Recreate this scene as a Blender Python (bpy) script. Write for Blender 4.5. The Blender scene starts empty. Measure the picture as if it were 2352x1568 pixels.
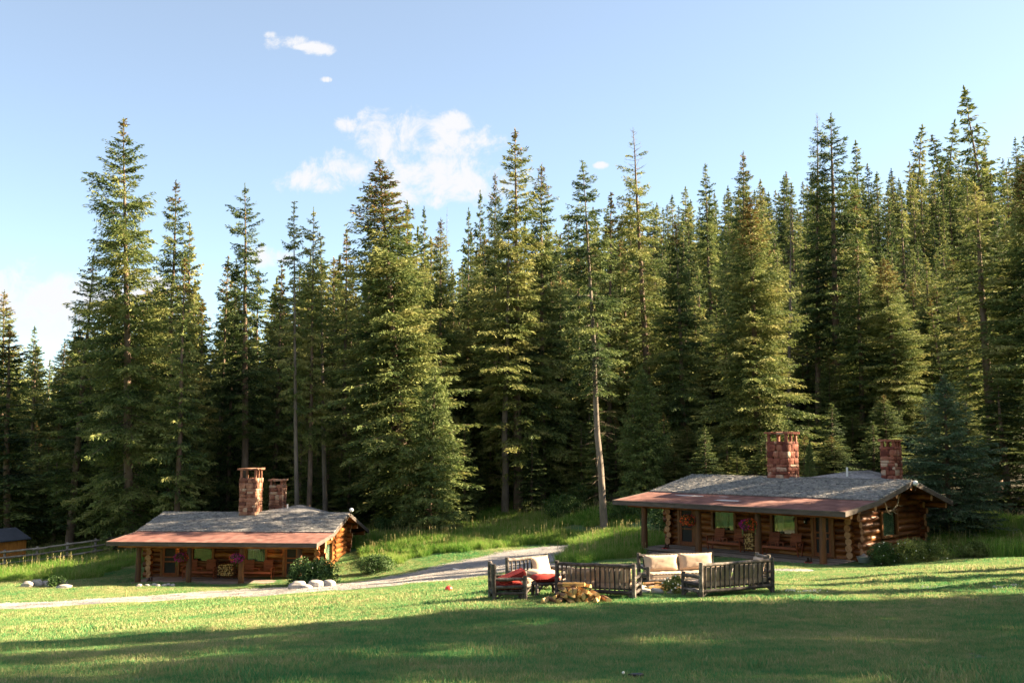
import bpy, math, random
import numpy as np
from mathutils import Vector, Matrix, Euler
S = bpy.context.scene
C = S.collection
rnd = random.Random(7)

# ---------------------------------------------------------------- camera
W0, H0, FPX = 2352.0, 1568.0, 2287.0          # photo units used to measure it
PITCH = math.atan(236 / FPX)
cam_d = bpy.data.cameras.new('camera'); cam = bpy.data.objects.new('camera', cam_d); C.objects.link(cam)
cam_d.sensor_width = 36.0; cam_d.lens = 36.0 * FPX / W0; cam_d.clip_end = 3000; cam_d.clip_start = 0.1
cam.location = (0, 0, 0); cam.rotation_euler = (math.pi / 2 + PITCH, 0, 0)
S.camera = cam
S.render.resolution_x = 1024; S.render.resolution_y = 682

# ---------------------------------------------------------------- light
SUN_AZ = math.radians(80); SUN_EL = math.radians(28)     # azimuth from +Y towards +X
sdir = Vector((math.sin(SUN_AZ) * math.cos(SUN_EL), math.cos(SUN_AZ) * math.cos(SUN_EL), math.sin(SUN_EL)))
sl = bpy.data.lights.new('sun', 'SUN'); sl.energy = 5.0; sl.angle = math.radians(0.5); sl.color = (1.0, 0.78, 0.50)
so = bpy.data.objects.new('sun', sl); C.objects.link(so); so.rotation_euler = sdir.to_track_quat('Z', 'Y').to_euler()
S.view_settings.view_transform = 'Standard'; S.view_settings.look = 'None'
S.view_settings.exposure = 2.87; S.view_settings.gamma = 1.0

def ray(px, py):
    v = 784 - py
    return (px - 1176, FPX * math.cos(PITCH) - v * math.sin(PITCH), FPX * math.sin(PITCH) + v * math.cos(PITCH))

wd = bpy.data.worlds.new('World'); S.world = wd; wd.use_nodes = True
nt = wd.node_tree; N = nt.nodes; L = nt.links; N.clear()
def nn(t, **k):
    n = N.new(t)
    for a, b in k.items(): setattr(n, a, b)
    return n
out = nn('ShaderNodeOutputWorld'); bg = nn('ShaderNodeBackground')
sky = nn('ShaderNodeTexSky', sky_type='NISHITA', sun_disc=False, sun_elevation=SUN_EL, sun_rotation=SUN_AZ,
         altitude=1500, air_density=0.9, dust_density=1.8, ozone_density=3.0)
bg.inputs['Strength'].default_value = 0.065
geo = nn('ShaderNodeTexCoord')
# clouds: lumpy puffs at directions of the real sky, edges broken by 3D noise on the direction
clouds = [(1030, 410, 125, 58), (945, 425, 80, 46), (775, 395, 65, 36), (730, 415, 60, 24), (905, 318, 70, 50), (860, 285, 40, 25), (1020, 325, 60, 38), (1080, 330, 62, 32), (1045, 285, 45, 22),
          (1010, 440, 90, 34), (800, 283, 22, 16), (655, 96, 34, 13), (735, 112, 30, 13), (700, 108, 40, 6), (622, 80, 16, 7), (50, 700, 150, 62), (170, 690, 70, 40), (620, 590, 50, 22), (1380, 380, 13, 6), (330, 700, 80, 50), (745, 183, 11, 5)]
no = nn('ShaderNodeTexNoise', noise_dimensions='3D'); no.inputs['Scale'].default_value = 30; no.inputs['Detail'].default_value = 10; no.inputs['Roughness'].default_value = 0.66
L.new(geo.outputs['Generated'], no.inputs['Vector'])
last = None
for (cx, cy, rx, ry) in clouds:
    r = Vector(ray(cx, cy)).normalized()
    rt = Vector((1, 0, 0)); rt = (rt - r * rt.dot(r)).normalized(); up = rt.cross(r) * -1
    if up.z < 0: up = -up
    def dotn(v, k):
        d = nn('ShaderNodeVectorMath', operation='DOT_PRODUCT'); d.inputs[1].default_value = v
        L.new(geo.outputs['Generated'], d.inputs[0])
        m = nn('ShaderNodeMath', operation='DIVIDE'); L.new(d.outputs['Value'], m.inputs[0]); m.inputs[1].default_value = k
        p = nn('ShaderNodeMath', operation='POWER'); a = nn('ShaderNodeMath', operation='ABSOLUTE')
        L.new(m.outputs[0], a.inputs[0]); L.new(a.outputs[0], p.inputs[0]); p.inputs[1].default_value = 2; return p
    a = dotn(rt, rx * 1.12 / FPX); b = dotn(up, ry * 1.12 / FPX)
    ad = nn('ShaderNodeMath', operation='ADD'); L.new(a.outputs[0], ad.inputs[0]); L.new(b.outputs[0], ad.inputs[1])
    f = nn('ShaderNodeMath', operation='SUBTRACT'); f.inputs[0].default_value = 1; L.new(ad.outputs[0], f.inputs[1])
    g = nn('ShaderNodeVectorMath', operation='DOT_PRODUCT'); g.inputs[1].default_value = r; L.new(geo.outputs['Generated'], g.inputs[0])
    gg = nn('ShaderNodeMath', operation='GREATER_THAN'); gg.inputs[1].default_value = 0.5; L.new(g.outputs['Value'], gg.inputs[0])
    fm = nn('ShaderNodeMath', operation='MULTIPLY'); L.new(f.outputs[0], fm.inputs[0]); L.new(gg.outputs[0], fm.inputs[1])
    fx = nn('ShaderNodeMath', operation='MAXIMUM'); L.new(fm.outputs[0], fx.inputs[0]); fx.inputs[1].default_value = -3
    if last is None: last = fx
    else:
        m = nn('ShaderNodeMath', operation='SMOOTH_MAX'); m.inputs[2].default_value = 0.3
        L.new(last.outputs[0], m.inputs[0]); L.new(fx.outputs[0], m.inputs[1]); last = m
no.inputs['Distortion'].default_value = 0.35
nm = nn('ShaderNodeMath', operation='MULTIPLY_ADD'); L.new(no.outputs['Fac'], nm.inputs[0]); nm.inputs[1].default_value = 8.0; nm.inputs[2].default_value = -3.4
ca = nn('ShaderNodeMath', operation='ADD'); L.new(last.outputs[0], ca.inputs[0]); L.new(nm.outputs[0], ca.inputs[1])
mr = nn('ShaderNodeMapRange', interpolation_type='SMOOTHSTEP'); mr.inputs['From Min'].default_value = 0.0; mr.inputs['From Max'].default_value = 1.9
mr.inputs['To Max'].default_value = 0.97
L.new(ca.outputs[0], mr.inputs['Value'])
mx = nn('ShaderNodeMix', data_type='RGBA'); L.new(mr.outputs['Result'], mx.inputs['Factor']); 
veil = nn('ShaderNodeMix', data_type='RGBA'); veil.inputs['Factor'].default_value = 0.30; veil.inputs['B'].default_value = (1.3, 1.1, 0.9, 1); tn = nn('ShaderNodeMix', data_type='RGBA', blend_type='MULTIPLY'); tn.inputs['Factor'].default_value = 1; tn.inputs['B'].default_value = (.97, .94, .80, 1); L.new(sky.outputs[0], tn.inputs['A']); L.new(tn.outputs['Result'], veil.inputs['A']); L.new(veil.outputs['Result'], mx.inputs['A'])
mx.inputs['B'].default_value = (2.05, 2.05, 2.1, 1)
L.new(mx.outputs['Result'], bg.inputs['Color']); L.new(bg.outputs[0], out.inputs['Surface'])

# ---------------------------------------------------------------- terrain height (camera eye is z = 0)
def PX(px, py, d):
    r = ray(px, py); k = d / r[1]; return (r[0] * k, d, r[2] * k)
ctl = [(0, 0, -1.7), (-15, 0, -2.3), (15, 0, -1.4), (0, -30, 2.5), (-30, -30, 2.5), (30, -30, 3.5), (-60, -60, 12), (0, -60, 12), (60, -60, 12), (0, -140, 26), (-120, -140, 26), (120, -140, 26),
       (-70, 10, 0), (-110, 10, 9), (-110, 60, -2), (-70, 50, -6.5), (-140, 120, 0), (60, 30, -3), (60, 0, -1), (100, 60, 4), (140, 20, 8), (35, 30, -3.9),
       PX(1176, 1568, 13), PX(2352, 1568, 12.6), PX(0, 1568, 13.6), PX(0, 1475, 23), PX(700, 1430, 24.5), PX(1370, 1376, 27.2), PX(1700, 1366, 28), PX(1120, 1372, 27.5), PX(1560, 1340, 30.5),
       PX(0, 1390, 46), PX(650, 1354, 49), PX(300, 1345, 55.5), PX(700, 1343, 55.5), PX(850, 1320, 58), PX(900, 1331, 50), PX(1100, 1303, 53), PX(1150, 1283, 57), PX(1310, 1254, 64), PX(1440, 1300, 42),
       PX(1480, 1275, 50.5), PX(1890, 1300, 43.4), PX(2050, 1305, 40.5), PX(2150, 1298, 42), PX(2352, 1278, 40), PX(2352, 1400, 24), PX(1900, 1322, 36), PX(2352, 1340, 30), PX(1800, 1345, 32.5),
       PX(2300, 1262, 50), (14, 62, -4.6), (26, 60, -3.4), (34, 75, -0.5), (22, 52, -4.9), (8, 55, -5.5),
       PX(0, 1312, 66), PX(290, 1275, 71), PX(60, 1343, 57), PX(1000, 1230, 66), PX(1387, 1198, 66), PX(1190, 1216, 72), PX(700, 1230, 78), PX(280, 1240, 80), PX(0, 1260, 85),
       (-16, 66, -7.4), (0, 95, -3.5), (16, 85, -1.5), (-40, 100, -6.0), (62, 120, 13), (38, 120, 11), (17, 120, 8), (1, 120, 4), (-15, 120, -0.5), (-35, 120, -4), (-62, 120, -6),
       (98, 190, 42), (60, 190, 34), (27, 190, 30), (2, 190, 22), (-23, 190, 11), (-48, 190, 3), (-98, 190, -4), (160, 190, 60), (110, 260, 40), (30, 260, 26), (-50, 260, 0), (-120, 260, -5), (160, 110, 30)]
ctl = np.array(ctl)
def U(r2): return np.where(r2 > 1e-9, 0.5 * r2 * np.log(np.maximum(r2, 1e-9)), 0.0)
_P = ctl[:, :2] / 50.0; n_ = len(_P)
_K = U(((_P[:, None] - _P[None]) ** 2).sum(-1)) + np.eye(n_) * 0.004
_A = np.zeros((n_ + 3, n_ + 3)); _A[:n_, :n_] = _K; _A[:n_, n_:] = np.c_[np.ones(n_), _P]; _A[n_:, :n_] = _A[:n_, n_:].T
_w = np.linalg.solve(_A, np.r_[ctl[:, 2], 0, 0, 0])
def GZ(x, y):
    x = np.atleast_1d(np.asarray(x, float)); y = np.atleast_1d(np.asarray(y, float))
    xs = np.clip(x, -150, 170) / 50; ys = np.clip(y, -140, 270) / 50
    o = np.empty(len(xs))
    for i in range(0, len(xs), 20000):
        q = np.c_[xs[i:i + 20000], ys[i:i + 20000]]
        k = U(((q[:, None] - _P[None]) ** 2).sum(-1))
        o[i:i + 20000] = k @ _w[:n_] + _w[n_] + q @ _w[n_ + 1:]
    return o + 0.03 * np.sin(x * 0.9 + 1.3 * np.sin(y * 0.5)) * np.sin(y * 0.7)
def gz(x, y): return float(GZ(x, y)[0])
def G(px, py, dmax=150):
    r = ray(px, py); ds = np.linspace(6, dmax, 700)
    zs = GZ(r[0] / r[1] * ds, ds) - r[2] / r[1] * ds
    i = int(np.argmax(zs > 0)) or 699
    a, b = ds[i - 1], ds[i]; t = zs[i - 1] / (zs[i - 1] - zs[i]) if zs[i] != zs[i - 1] else 0
    d = a + (b - a) * min(max(t, 0), 1); x = r[0] / r[1] * d
    return (x, d, gz(x, d))
def PIX(x, y, z):        # world -> photo pixel (vectorised)
    f = y * math.cos(PITCH) + z * math.sin(PITCH); v = -y * math.sin(PITCH) + z * math.cos(PITCH)
    return 1176 + FPX * x / f, 784 - FPX * v / f

# ---------------------------------------------------------------- helpers
def tag(o, label=None, cat=None, group=None, kind=None):
    for k, v in (('label', label), ('category', cat), ('group', group), ('kind', kind)):
        if v: o[k] = v
    return o
def thing(name, label, cat, loc=(0, 0, 0), rz=0, group=None):
    o = bpy.data.objects.new(name, None); C.objects.link(o); o.empty_display_size = 0.2
    o.location = loc; o.rotation_euler = (0, 0, rz)
    return tag(o, label, cat, group)
def rpt(root, loc, rz=0, label=None, group=None, scale=None, rot=None):
    r = root.copy(); C.objects.link(r); r.location = loc; r.rotation_euler = rot or (0, 0, rz)
    if scale: r.scale = scale
    if label: r['label'] = label
    if group: r['group'] = group
    for ch in list(root.children):
        c = ch.copy(); C.objects.link(c); c.parent = r
        for g in list(ch.children):
            d = g.copy(); C.objects.link(d); d.parent = c
    return r

class MB:
    def __init__(s): s.v = []; s.f = []; s.t = []; s.m = []
    def add(s, vs, fs, tint=0.5, mi=0):
        b = len(s.v); s.v += [tuple(p) for p in vs]
        for f in fs: s.f.append(tuple(i + b for i in f)); s.t.append(tint); s.m.append(mi)
    def box(s, c, d, tint=0.5, mi=0, M=None, jit=0, taper=0):
        x, y, z = d[0] / 2, d[1] / 2, d[2] / 2; vs = []
        for dz in (-1, 1):
            for dx, dy in ((-1, -1), (1, -1), (1, 1), (-1, 1)):
                k = 1 - taper * (dz + 1) / 2
                p = Vector((dx * x * k + rnd.uniform(-jit, jit), dy * y * k + rnd.uniform(-jit, jit), dz * z + rnd.uniform(-jit, jit)))
                if M: p = M @ p
                vs.append((p.x + c[0], p.y + c[1], p.z + c[2]))
        s.add(vs, [(3, 2, 1, 0), (4, 5, 6, 7), (0, 1, 5, 4), (1, 2, 6, 5), (2, 3, 7, 6), (3, 0, 4, 7)], tint, mi)
    def cyl(s, a, b, r0, r1=None, n=10, tint=0.5, mi=0, capmi=None, wob=0, seg=1, bulge=0):
        r1 = r0 if r1 is None else r1; a = Vector(a); b = Vector(b); d = (b - a)
        if d.length < 1e-6: return
        dn = d.normalized(); u = dn.orthogonal().normalized(); w = dn.cross(u); vs = []; ph = rnd.random() * 6
        for k in range(seg + 1):
            t = k / seg; c = a + d * t
            if 0 < k < seg: c = c + (u * rnd.uniform(-wob, wob) + w * rnd.uniform(-wob, wob))
            r = (r0 + (r1 - r0) * t) * (1 + rnd.uniform(-bulge, bulge))
            for i in range(n):
                an = 2 * math.pi * i / n + ph; rr = r * (1 + bulge * 0.6 * math.sin(an * 2 + ph + k))
                vs.append(c + (u * math.cos(an) + w * math.sin(an)) * rr)
        fs = [(k * n + i, k * n + (i + 1) % n, (k + 1) * n + (i + 1) % n, (k + 1) * n + i) for k in range(seg) for i in range(n)]
        s.add(vs, fs, tint, mi)
        b0 = len(s.v) - len(vs); cm = mi if capmi is None else capmi
        s.f.append(tuple(b0 + i for i in range(n))[::-1]); s.t.append(tint); s.m.append(cm)
        s.f.append(tuple(b0 + seg * n + i for i in range(n))); s.t.append(tint); s.m.append(cm)
    def tube(s, pts, rs, n=6, tint=0.5, mi=0):
        for i in range(len(pts) - 1): s.cyl(pts[i], pts[i + 1], rs[i], rs[i + 1], n, tint, mi)
    def quad(s, a, b, c, d, tint=0.5, mi=0): s.add([a, b, c, d], [(0, 1, 2, 3)], tint, mi)
    def slab(s, pts, thick, tint=0.5, mi=0):      # polygon extruded down
        n = len(pts); lo = [(p[0], p[1], p[2] - thick) for p in pts]
        s.add(list(pts) + lo, [tuple(range(n)), tuple(range(2 * n - 1, n - 1, -1))] + [(i, i + n, (i + 1) % n + n, (i + 1) % n) for i in range(n)], tint, mi)
    def blob(s, c, r, n=2, amp=0.12, tint=0.5, mi=0, seed=0, sq=1.0):
        import bmesh
        bm = bmesh.new(); bmesh.ops.create_icosphere(bm, subdivisions=n, radius=1)
        rr = random.Random(seed); ph = [rr.uniform(0, 6) for _ in range(9)]
        vs = []
        for v in bm.verts:
            p = v.co; k = 1 + amp * (math.sin(p.x * 2.3 + ph[0]) * math.cos(p.y * 2.1 + ph[1]) + 0.6 * math.sin(p.z * 3.7 + ph[2] + p.x * 2) + 0.4 * math.sin(p.y * 6 + ph[3]) * math.sin(p.x * 5 + ph[4]) + 0.25 * math.sin(p.z * 9 + p.y * 7 + ph[5]))
            q = [math.copysign(abs(a) ** sq, a) for a in p]
            vs.append((c[0] + q[0] * r[0] * k, c[1] + q[1] * r[1] * k, c[2] + q[2] * r[2] * k))
        fs = [tuple(v.index for v in f.verts) for f in bm.faces]; bm.free()
        s.add(vs, fs, tint, mi)
    def build(s, name, mats, parent=None, smooth=False):
        me = bpy.data.meshes.new(name); me.from_pydata(s.v, [], s.f)
        a = me.attributes.new('tint', 'FLOAT', 'FACE'); a.data.foreach_set('value', s.t)
        if not isinstance(mats, (list, tuple)): mats = [mats]
        for m in mats: me.materials.append(m)
        me.polygons.foreach_set('material_index', s.m)
        if smooth:
            try: me.shade_smooth()
            except Exception: me.polygons.foreach_set('use_smooth', [True] * len(me.polygons))
            if smooth == 'auto': me.set_sharp_from_angle(angle=math.radians(50))
        me.update()
        o = bpy.data.objects.new(name, me); C.objects.link(o)
        if parent: o.parent = parent
        return o
def npmesh(name, V, F4, tint, mats, F3=None):
    me = bpy.data.meshes.new(name); nv = len(V); nf = len(F4)
    me.vertices.add(nv); me.vertices.foreach_set('co', np.ascontiguousarray(V, np.float32).ravel())
    k = F4.shape[1]
    me.loops.add(nf * k); me.loops.foreach_set('vertex_index', np.ascontiguousarray(F4, np.int32).ravel())
    me.polygons.add(nf); me.polygons.foreach_set('loop_start', np.arange(0, nf * k, k, dtype=np.int32))
    me.update(calc_edges=True)
    a = me.attributes.new('tint', 'FLOAT', 'FACE'); a.data.foreach_set('value', np.ascontiguousarray(tint, np.float32))
    for m in (mats if isinstance(mats, list) else [mats]): me.materials.append(m)
    return me

# ---------------------------------------------------------------- materials
def mat(name, cols, nscale=4, rough=0.85, bump=0.3, tintamt=0.5, stretch=None, detail=6, world=False, spec=0.3, trans=0, bscale=None, objrand=0, metal=0, bdist=0.02):
    """cols: 2-4 colours, picked by noise + per-face tint (+ random per object)"""
    m = bpy.data.materials.new(name); m.use_nodes = True; t = m.node_tree; nd = t.nodes; ln = t.links
    b = nd['Principled BSDF']; b.inputs['Roughness'].default_value = rough
    b.inputs['Specular IOR Level'].default_value = spec; b.inputs['Metallic'].default_value = metal
    tc = nd.new('ShaderNodeTexCoord'); mp = nd.new('ShaderNodeMapping')
    if world:
        g = nd.new('ShaderNodeNewGeometry'); ln.new(g.outputs['Position'], mp.inputs['Vector'])
    else: ln.new(tc.outputs['Object'], mp.inputs['Vector'])
    if stretch: mp.inputs['Scale'].default_value = stretch
    no = nd.new('ShaderNodeTexNoise'); no.inputs['Scale'].default_value = nscale; no.inputs['Detail'].default_value = detail; no.inputs['Roughness'].default_value = 0.6
    ln.new(mp.outputs[0], no.inputs['Vector'])
    at = nd.new('ShaderNodeAttribute'); at.attribute_name = 'tint'
    # fac = (noise-.5)*1.6+.5 + (tint-.5)*tintamt
    a = nd.new('ShaderNodeMath'); a.operation = 'MULTIPLY_ADD'; ln.new(no.outputs['Fac'], a.inputs[0]); a.inputs[1].default_value = 1.8; a.inputs[2].default_value = -0.4 - 0.5 * tintamt - 0.5 * objrand
    c = nd.new('ShaderNodeMath'); c.operation = 'MULTIPLY_ADD'; ln.new(at.outputs['Fac'], c.inputs[0]); c.inputs[1].default_value = tintamt; ln.new(a.outputs[0], c.inputs[2])
    if objrand:
        oi = nd.new('ShaderNodeObjectInfo'); e = nd.new('ShaderNodeMath'); e.operation = 'MULTIPLY_ADD'
        ln.new(oi.outputs['Random'], e.inputs[0]); e.inputs[1].default_value = objrand; ln.new(c.outputs[0], e.inputs[2]); c = e
    rp = nd.new('ShaderNodeValToRGB'); els = rp.color_ramp.elements
    n = len(cols)
    while len(els) < n: els.new(0.5)
    for i, q in enumerate(cols):
        els[i].position = i / (n - 1); els[i].color = (*q, 1)
    ln.new(c.outputs[0], rp.inputs['Fac']); ln.new(rp.outputs['Color'], b.inputs['Base Color'])
    if bump:
        n2 = nd.new('ShaderNodeTexNoise'); n2.inputs['Scale'].default_value = bscale or nscale * 4; n2.inputs['Detail'].default_value = 8
        ln.new(mp.outputs[0], n2.inputs['Vector'])
        bp = nd.new('ShaderNodeBump'); bp.inputs['Strength'].default_value = bump; bp.inputs['Distance'].default_value = bdist
        ln.new(n2.outputs['Fac'], bp.inputs['Height']); ln.new(bp.outputs[0], b.inputs['Normal'])
    if trans:
        tr = nd.new('ShaderNodeBsdfTranslucent'); ln.new(rp.outputs['Color'], tr.inputs['Color'])
        ms = nd.new('ShaderNodeMixShader'); ms.inputs[0].default_value = trans
        ln.new(b.outputs[0], ms.inputs[1]); ln.new(tr.outputs[0], ms.inputs[2]); ln.new(ms.outputs[0], nd['Material Output'].inputs['Surface'])
    m['ramp'] = rp.name
    return m
def flat(name, col, rough=0.6, metal=0, emit=None, est=0, spec=0.4):
    m = bpy.data.materials.new(name); m.use_nodes = True; b = m.node_tree.nodes['Principled BSDF']
    b.inputs['Base Color'].default_value = (*col, 1); b.inputs['Roughness'].default_value = rough; b.inputs['Metallic'].default_value = metal; b.inputs['Specular IOR Level'].default_value = spec
    if emit: b.inputs['Emission Color'].default_value = (*emit, 1); b.inputs['Emission Strength'].default_value = est
    return m
M = {}
M['leaf'] = mat('spruce_needles', [(.020, .040, .018), (.066, .104, .034), (.165, .200, .060), (.29, .28, .10)], 0.35, 0.75, 0, 0.75, world=True, trans=0.26, objrand=0.5, spec=0.2)  # dark and pale ends of the ramp carry crown shade and sunlit needles
M['leafcone'] = mat('spruce_cones', [(.075, .05, .018), (.16, .095, .03), (.24, .14, .045)], 0.5, 0.8, 0, 0.7, world=True, trans=0.15, spec=0.2)
M['leafblue'] = mat('blue_spruce_needles', [(.03, .06, .035), (.07, .125, .065), (.14, .19, .095)], 0.5, 0.7, 0, 0.75, world=True, trans=0.2, objrand=0.2, spec=0.3)
M['leafyoung'] = mat('young_needles', [(.05, .085, .025), (.12, .17, .05), (.21, .25, .08)], 0.6, 0.7, 0, 0.75, world=True, trans=0.3, objrand=0.2)
M['bark'] = mat('bark', [(.06, .042, .03), (.14, .10, .075), (.24, .18, .14)], 3, 0.9, 0.8, 0.3, stretch=(1, 1, 0.35), objrand=0.3)
M['palebark'] = mat('pale_bark', [(.07, .06, .052), (.15, .125, .105), (.24, .20, .17)], 3, 0.9, 0.6, 0.3, stretch=(1, 1, 0.3))
M['deadwood'] = mat('dead_twigs', [(.10, .075, .055), (.20, .16, .12)], 3, 0.9, 0, 0.4)
M['log'] = mat('cabin_logs', [(.03, .010, .004), (.115, .034, .009), (.24, .080, .019), (.42, .19, .055)], 1.6, 0.45, 0.35, 0.55, stretch=(1, 1, 5), spec=0.35, bscale=9)
M['logend'] = mat('log_ends', [(.22, .09, .04), (.42, .22, .11), (.58, .36, .2)], 8, 0.8, 0.4, 0.4)
M['post'] = mat('porch_posts', [(.03, .02, .014), (.10, .045, .020), (.20, .075, .022)], 1.2, 0.6, 0.4, 0.3, stretch=(3, 3, .6))
M['trim'] = mat('window_trim', [(.09, .036, .011), (.18, .070, .02), (.27, .12, .04)], 3, 0.5, 0.2, 0.4, stretch=(4, 4, 1))
M['door'] = mat('door_wood', [(.12, .034, .011), (.21, .062, .018), (.28, .10, .03)], 3, 0.5, 0.2, 0.4, stretch=(4, 4, 1))
M['shingle'] = mat('cedar_shingles', [(.045, .046, .052), (.15, .15, .16), (.27, .265, .265), (.40, .385, .37)], 7, 0.8, 0.5, 0.6, bscale=14)
M['rolled'] = mat('rolled_roofing', [(.09, .038, .034), (.15, .066, .056), (.22, .11, .095)], 1.6, 0.9, 0.3, 0.6, bscale=60)
M['patch'] = mat('pale_patch', [(.35, .33, .34), (.5, .47, .47)], 6, 0.9, 0.2, 0.4)
M['fascia'] = mat('fascia_boards', [(.045, .038, .036), (.085, .07, .065), (.14, .115, .10)], 2, 0.75, 0.3, 0.5, stretch=(1, 1, 6))
M['deck'] = mat('deck_boards', [(.11, .085, .07), (.22, .175, .15), (.36, .30, .26)], 2, 0.8, 0.4, 0.9, stretch=(1, 4, 4))
M['grey'] = mat('weathered_log', [(.014, .012, .012), (.036, .031, .030), (.09, .077, .07), (.27, .235, .21)], 2.2, 0.75, 0.6, 0.5, stretch=(3, 3, 3), bscale=14, detail=10)
M['rail'] = mat('sunlit_weathered_rails', [(.10, .085, .08), (.22, .19, .175), (.38, .34, .31)], 2.2, 0.75, 0.5, 0.5)  # paler copy of the weathered log colour, with sunlight on the fence painted in
M['stoneR'] = mat('red_stone', [(.09, .024, .018), (.20, .062, .040), (.27, .11, .075), (.42, .30, .23)], 2.5, 0.85, 0.8, 1.15, bscale=12)
M['stoneL'] = mat('tan_stone', [(.11, .045, .032), (.21, .095, .062), (.29, .155, .105), (.38, .28, .20)], 2.5, 0.85, 0.8, 1.0, bscale=12)
M['mortar'] = flat('soot_mortar', (.05, .04, .035), 0.95)
M['rock'] = mat('granite_boulder', [(.17, .16, .155), (.33, .31, .295), (.46, .43, .40)], 3, 0.8, 0.6, 0.4, bscale=18)
M['gravel'] = mat('gravel', [(.11, .115, .135), (.19, .195, .22), (.31, .305, .325)], 22, 0.95, 1.0, 0.0, world=True, bscale=26, bdist=0.05, detail=8)
M['cush'] = mat('tan_cushion', [(.34, .255, .195), (.42, .325, .25), (.48, .38, .30)], 3, 0.9, 0.25, 0.4, bscale=60)
M['red'] = mat('red_cushion', [(.18, .013, .014), (.27, .024, .02), (.34, .04, .03)], 3, 0.85, 0.25, 0.4, bscale=60)
M['split'] = mat('split_wood', [(.34, .18, .06), (.52, .33, .12), (.64, .46, .21)], 3, 0.8, 0.5, 0.6, bscale=20)
M['woodbark'] = mat('firewood_bark', [(.08, .045, .03), (.20, .11, .06), (.3, .18, .10)], 5, 0.9, 0.8, 0.5)
M['settee'] = mat('red_stained_slats', [(.16, .04, .02), (.28, .075, .032), (.36, .11, .05)], 3, 0.55, 0.2, 0.5, stretch=(1, 4, 4))
M['iron'] = flat('black_iron', (.012, .012, .012), 0.5, 0.3)
M['screen'] = mat('door_screen', [(.008, .009, .009), (.022, .024, .024)], 4, 0.6, 0, 0.2)
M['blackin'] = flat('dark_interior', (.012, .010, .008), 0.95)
M['curtain'] = mat('white_curtain', [(.45, .47, .44), (.68, .69, .65)], 4, 0.9, 0, 0.6, stretch=(8, 8, .4))
M['zinc'] = flat('galvanised_steel', (.55, .58, .62), 0.35, 0.85)
M['white'] = flat('white_glass_globe', (.8, .8, .8), 0.2)
M['pipe'] = flat('white_pipe', (.7, .7, .7), 0.4)
M['lampon'] = flat('lit_bulb', (1, .6, .3), 0.5, emit=(1.0, .42, .12), est=40)
M['shed'] = mat('shed_boards', [(.30, .10, .02), (.44, .17, .035), (.52, .22, .05)], 2, 0.7, 0.3, 0.5, stretch=(6, 6, 1))
M['bluetin'] = mat('dark_shed_roof', [(.03, .035, .05), (.06, .07, .09)], 2, 0.7, 0.2, 0.5)
M['orangef'] = mat('orange_petals', [(.55, .05, .02), (.85, .13, .03), (.9, .25, .05)], 6, 0.7, 0, 0.9, trans=0.3)
M['purplef'] = mat('purple_petals', [(.25, .01, .15), (.45, .02, .28), (.6, .05, .35)], 6, 0.7, 0, 0.9, trans=0.3)
M['shrub'] = mat('shrub_leaves', [(.02, .045, .012), (.045, .095, .025), (.09, .16, .045)], 2, 0.6, 0, 0.8, trans=0.25)
M['shrublight'] = mat('light_shrub_leaves', [(.05, .08, .015), (.12, .16, .04), (.24, .28, .09)], 2, 0.6, 0, 0.8, trans=0.3)
M['whitef'] = flat('white_petals', (.75, .75, .68), 0.7)
M['antler'] = mat('antler', [(.30, .24, .17), (.5, .42, .32)], 4, 0.6, 0.2, 0.5)
M['boot'] = mat('boot_leather', [(.02, .012, .01), (.06, .03, .02)], 6, 0.6, 0.2, 0.3)
M['redplastic'] = flat('red_rubber', (.7, .05, .04), 0.4)
M['black'] = flat('black_plastic', (.012, .013, .018), 0.35)
M['paper'] = flat('white_card', (.75, .76, .8), 0.6)
M['mat_'] = mat('doormat', [(.16, .08, .04), (.3, .16, .08)], 20, 0.95, 0.4, 0.2)
def glassmat():
    m = bpy.data.materials.new('window_glass'); m.use_nodes = True; t = m.node_tree; nd = t.nodes; ln = t.links
    gl = nd.new('ShaderNodeBsdfGlossy'); gl.inputs['Roughness'].default_value = 0.01; gl.inputs['Color'].default_value = (.62, .68, .62, 1)
    tr = nd.new('ShaderNodeBsdfTransparent'); tr.inputs['Color'].default_value = (.7, .78, .72, 1)
    lw = nd.new('ShaderNodeLayerWeight'); lw.inputs['Blend'].default_value = 0.35
    mr = nd.new('ShaderNodeMapRange'); mr.inputs['To Min'].default_value = 0.04; mr.inputs['To Max'].default_value = 0.5
    ln.new(lw.outputs['Fresnel'], mr.inputs['Value'])
    ms = nd.new('ShaderNodeMixShader'); ln.new(mr.outputs[0], ms.inputs[0]); ln.new(tr.outputs[0], ms.inputs[1]); ln.new(gl.outputs[0], ms.inputs[2])
    ln.new(ms.outputs[0], nd['Material Output'].inputs['Surface']); return m
M['glass'] = glassmat()

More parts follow.
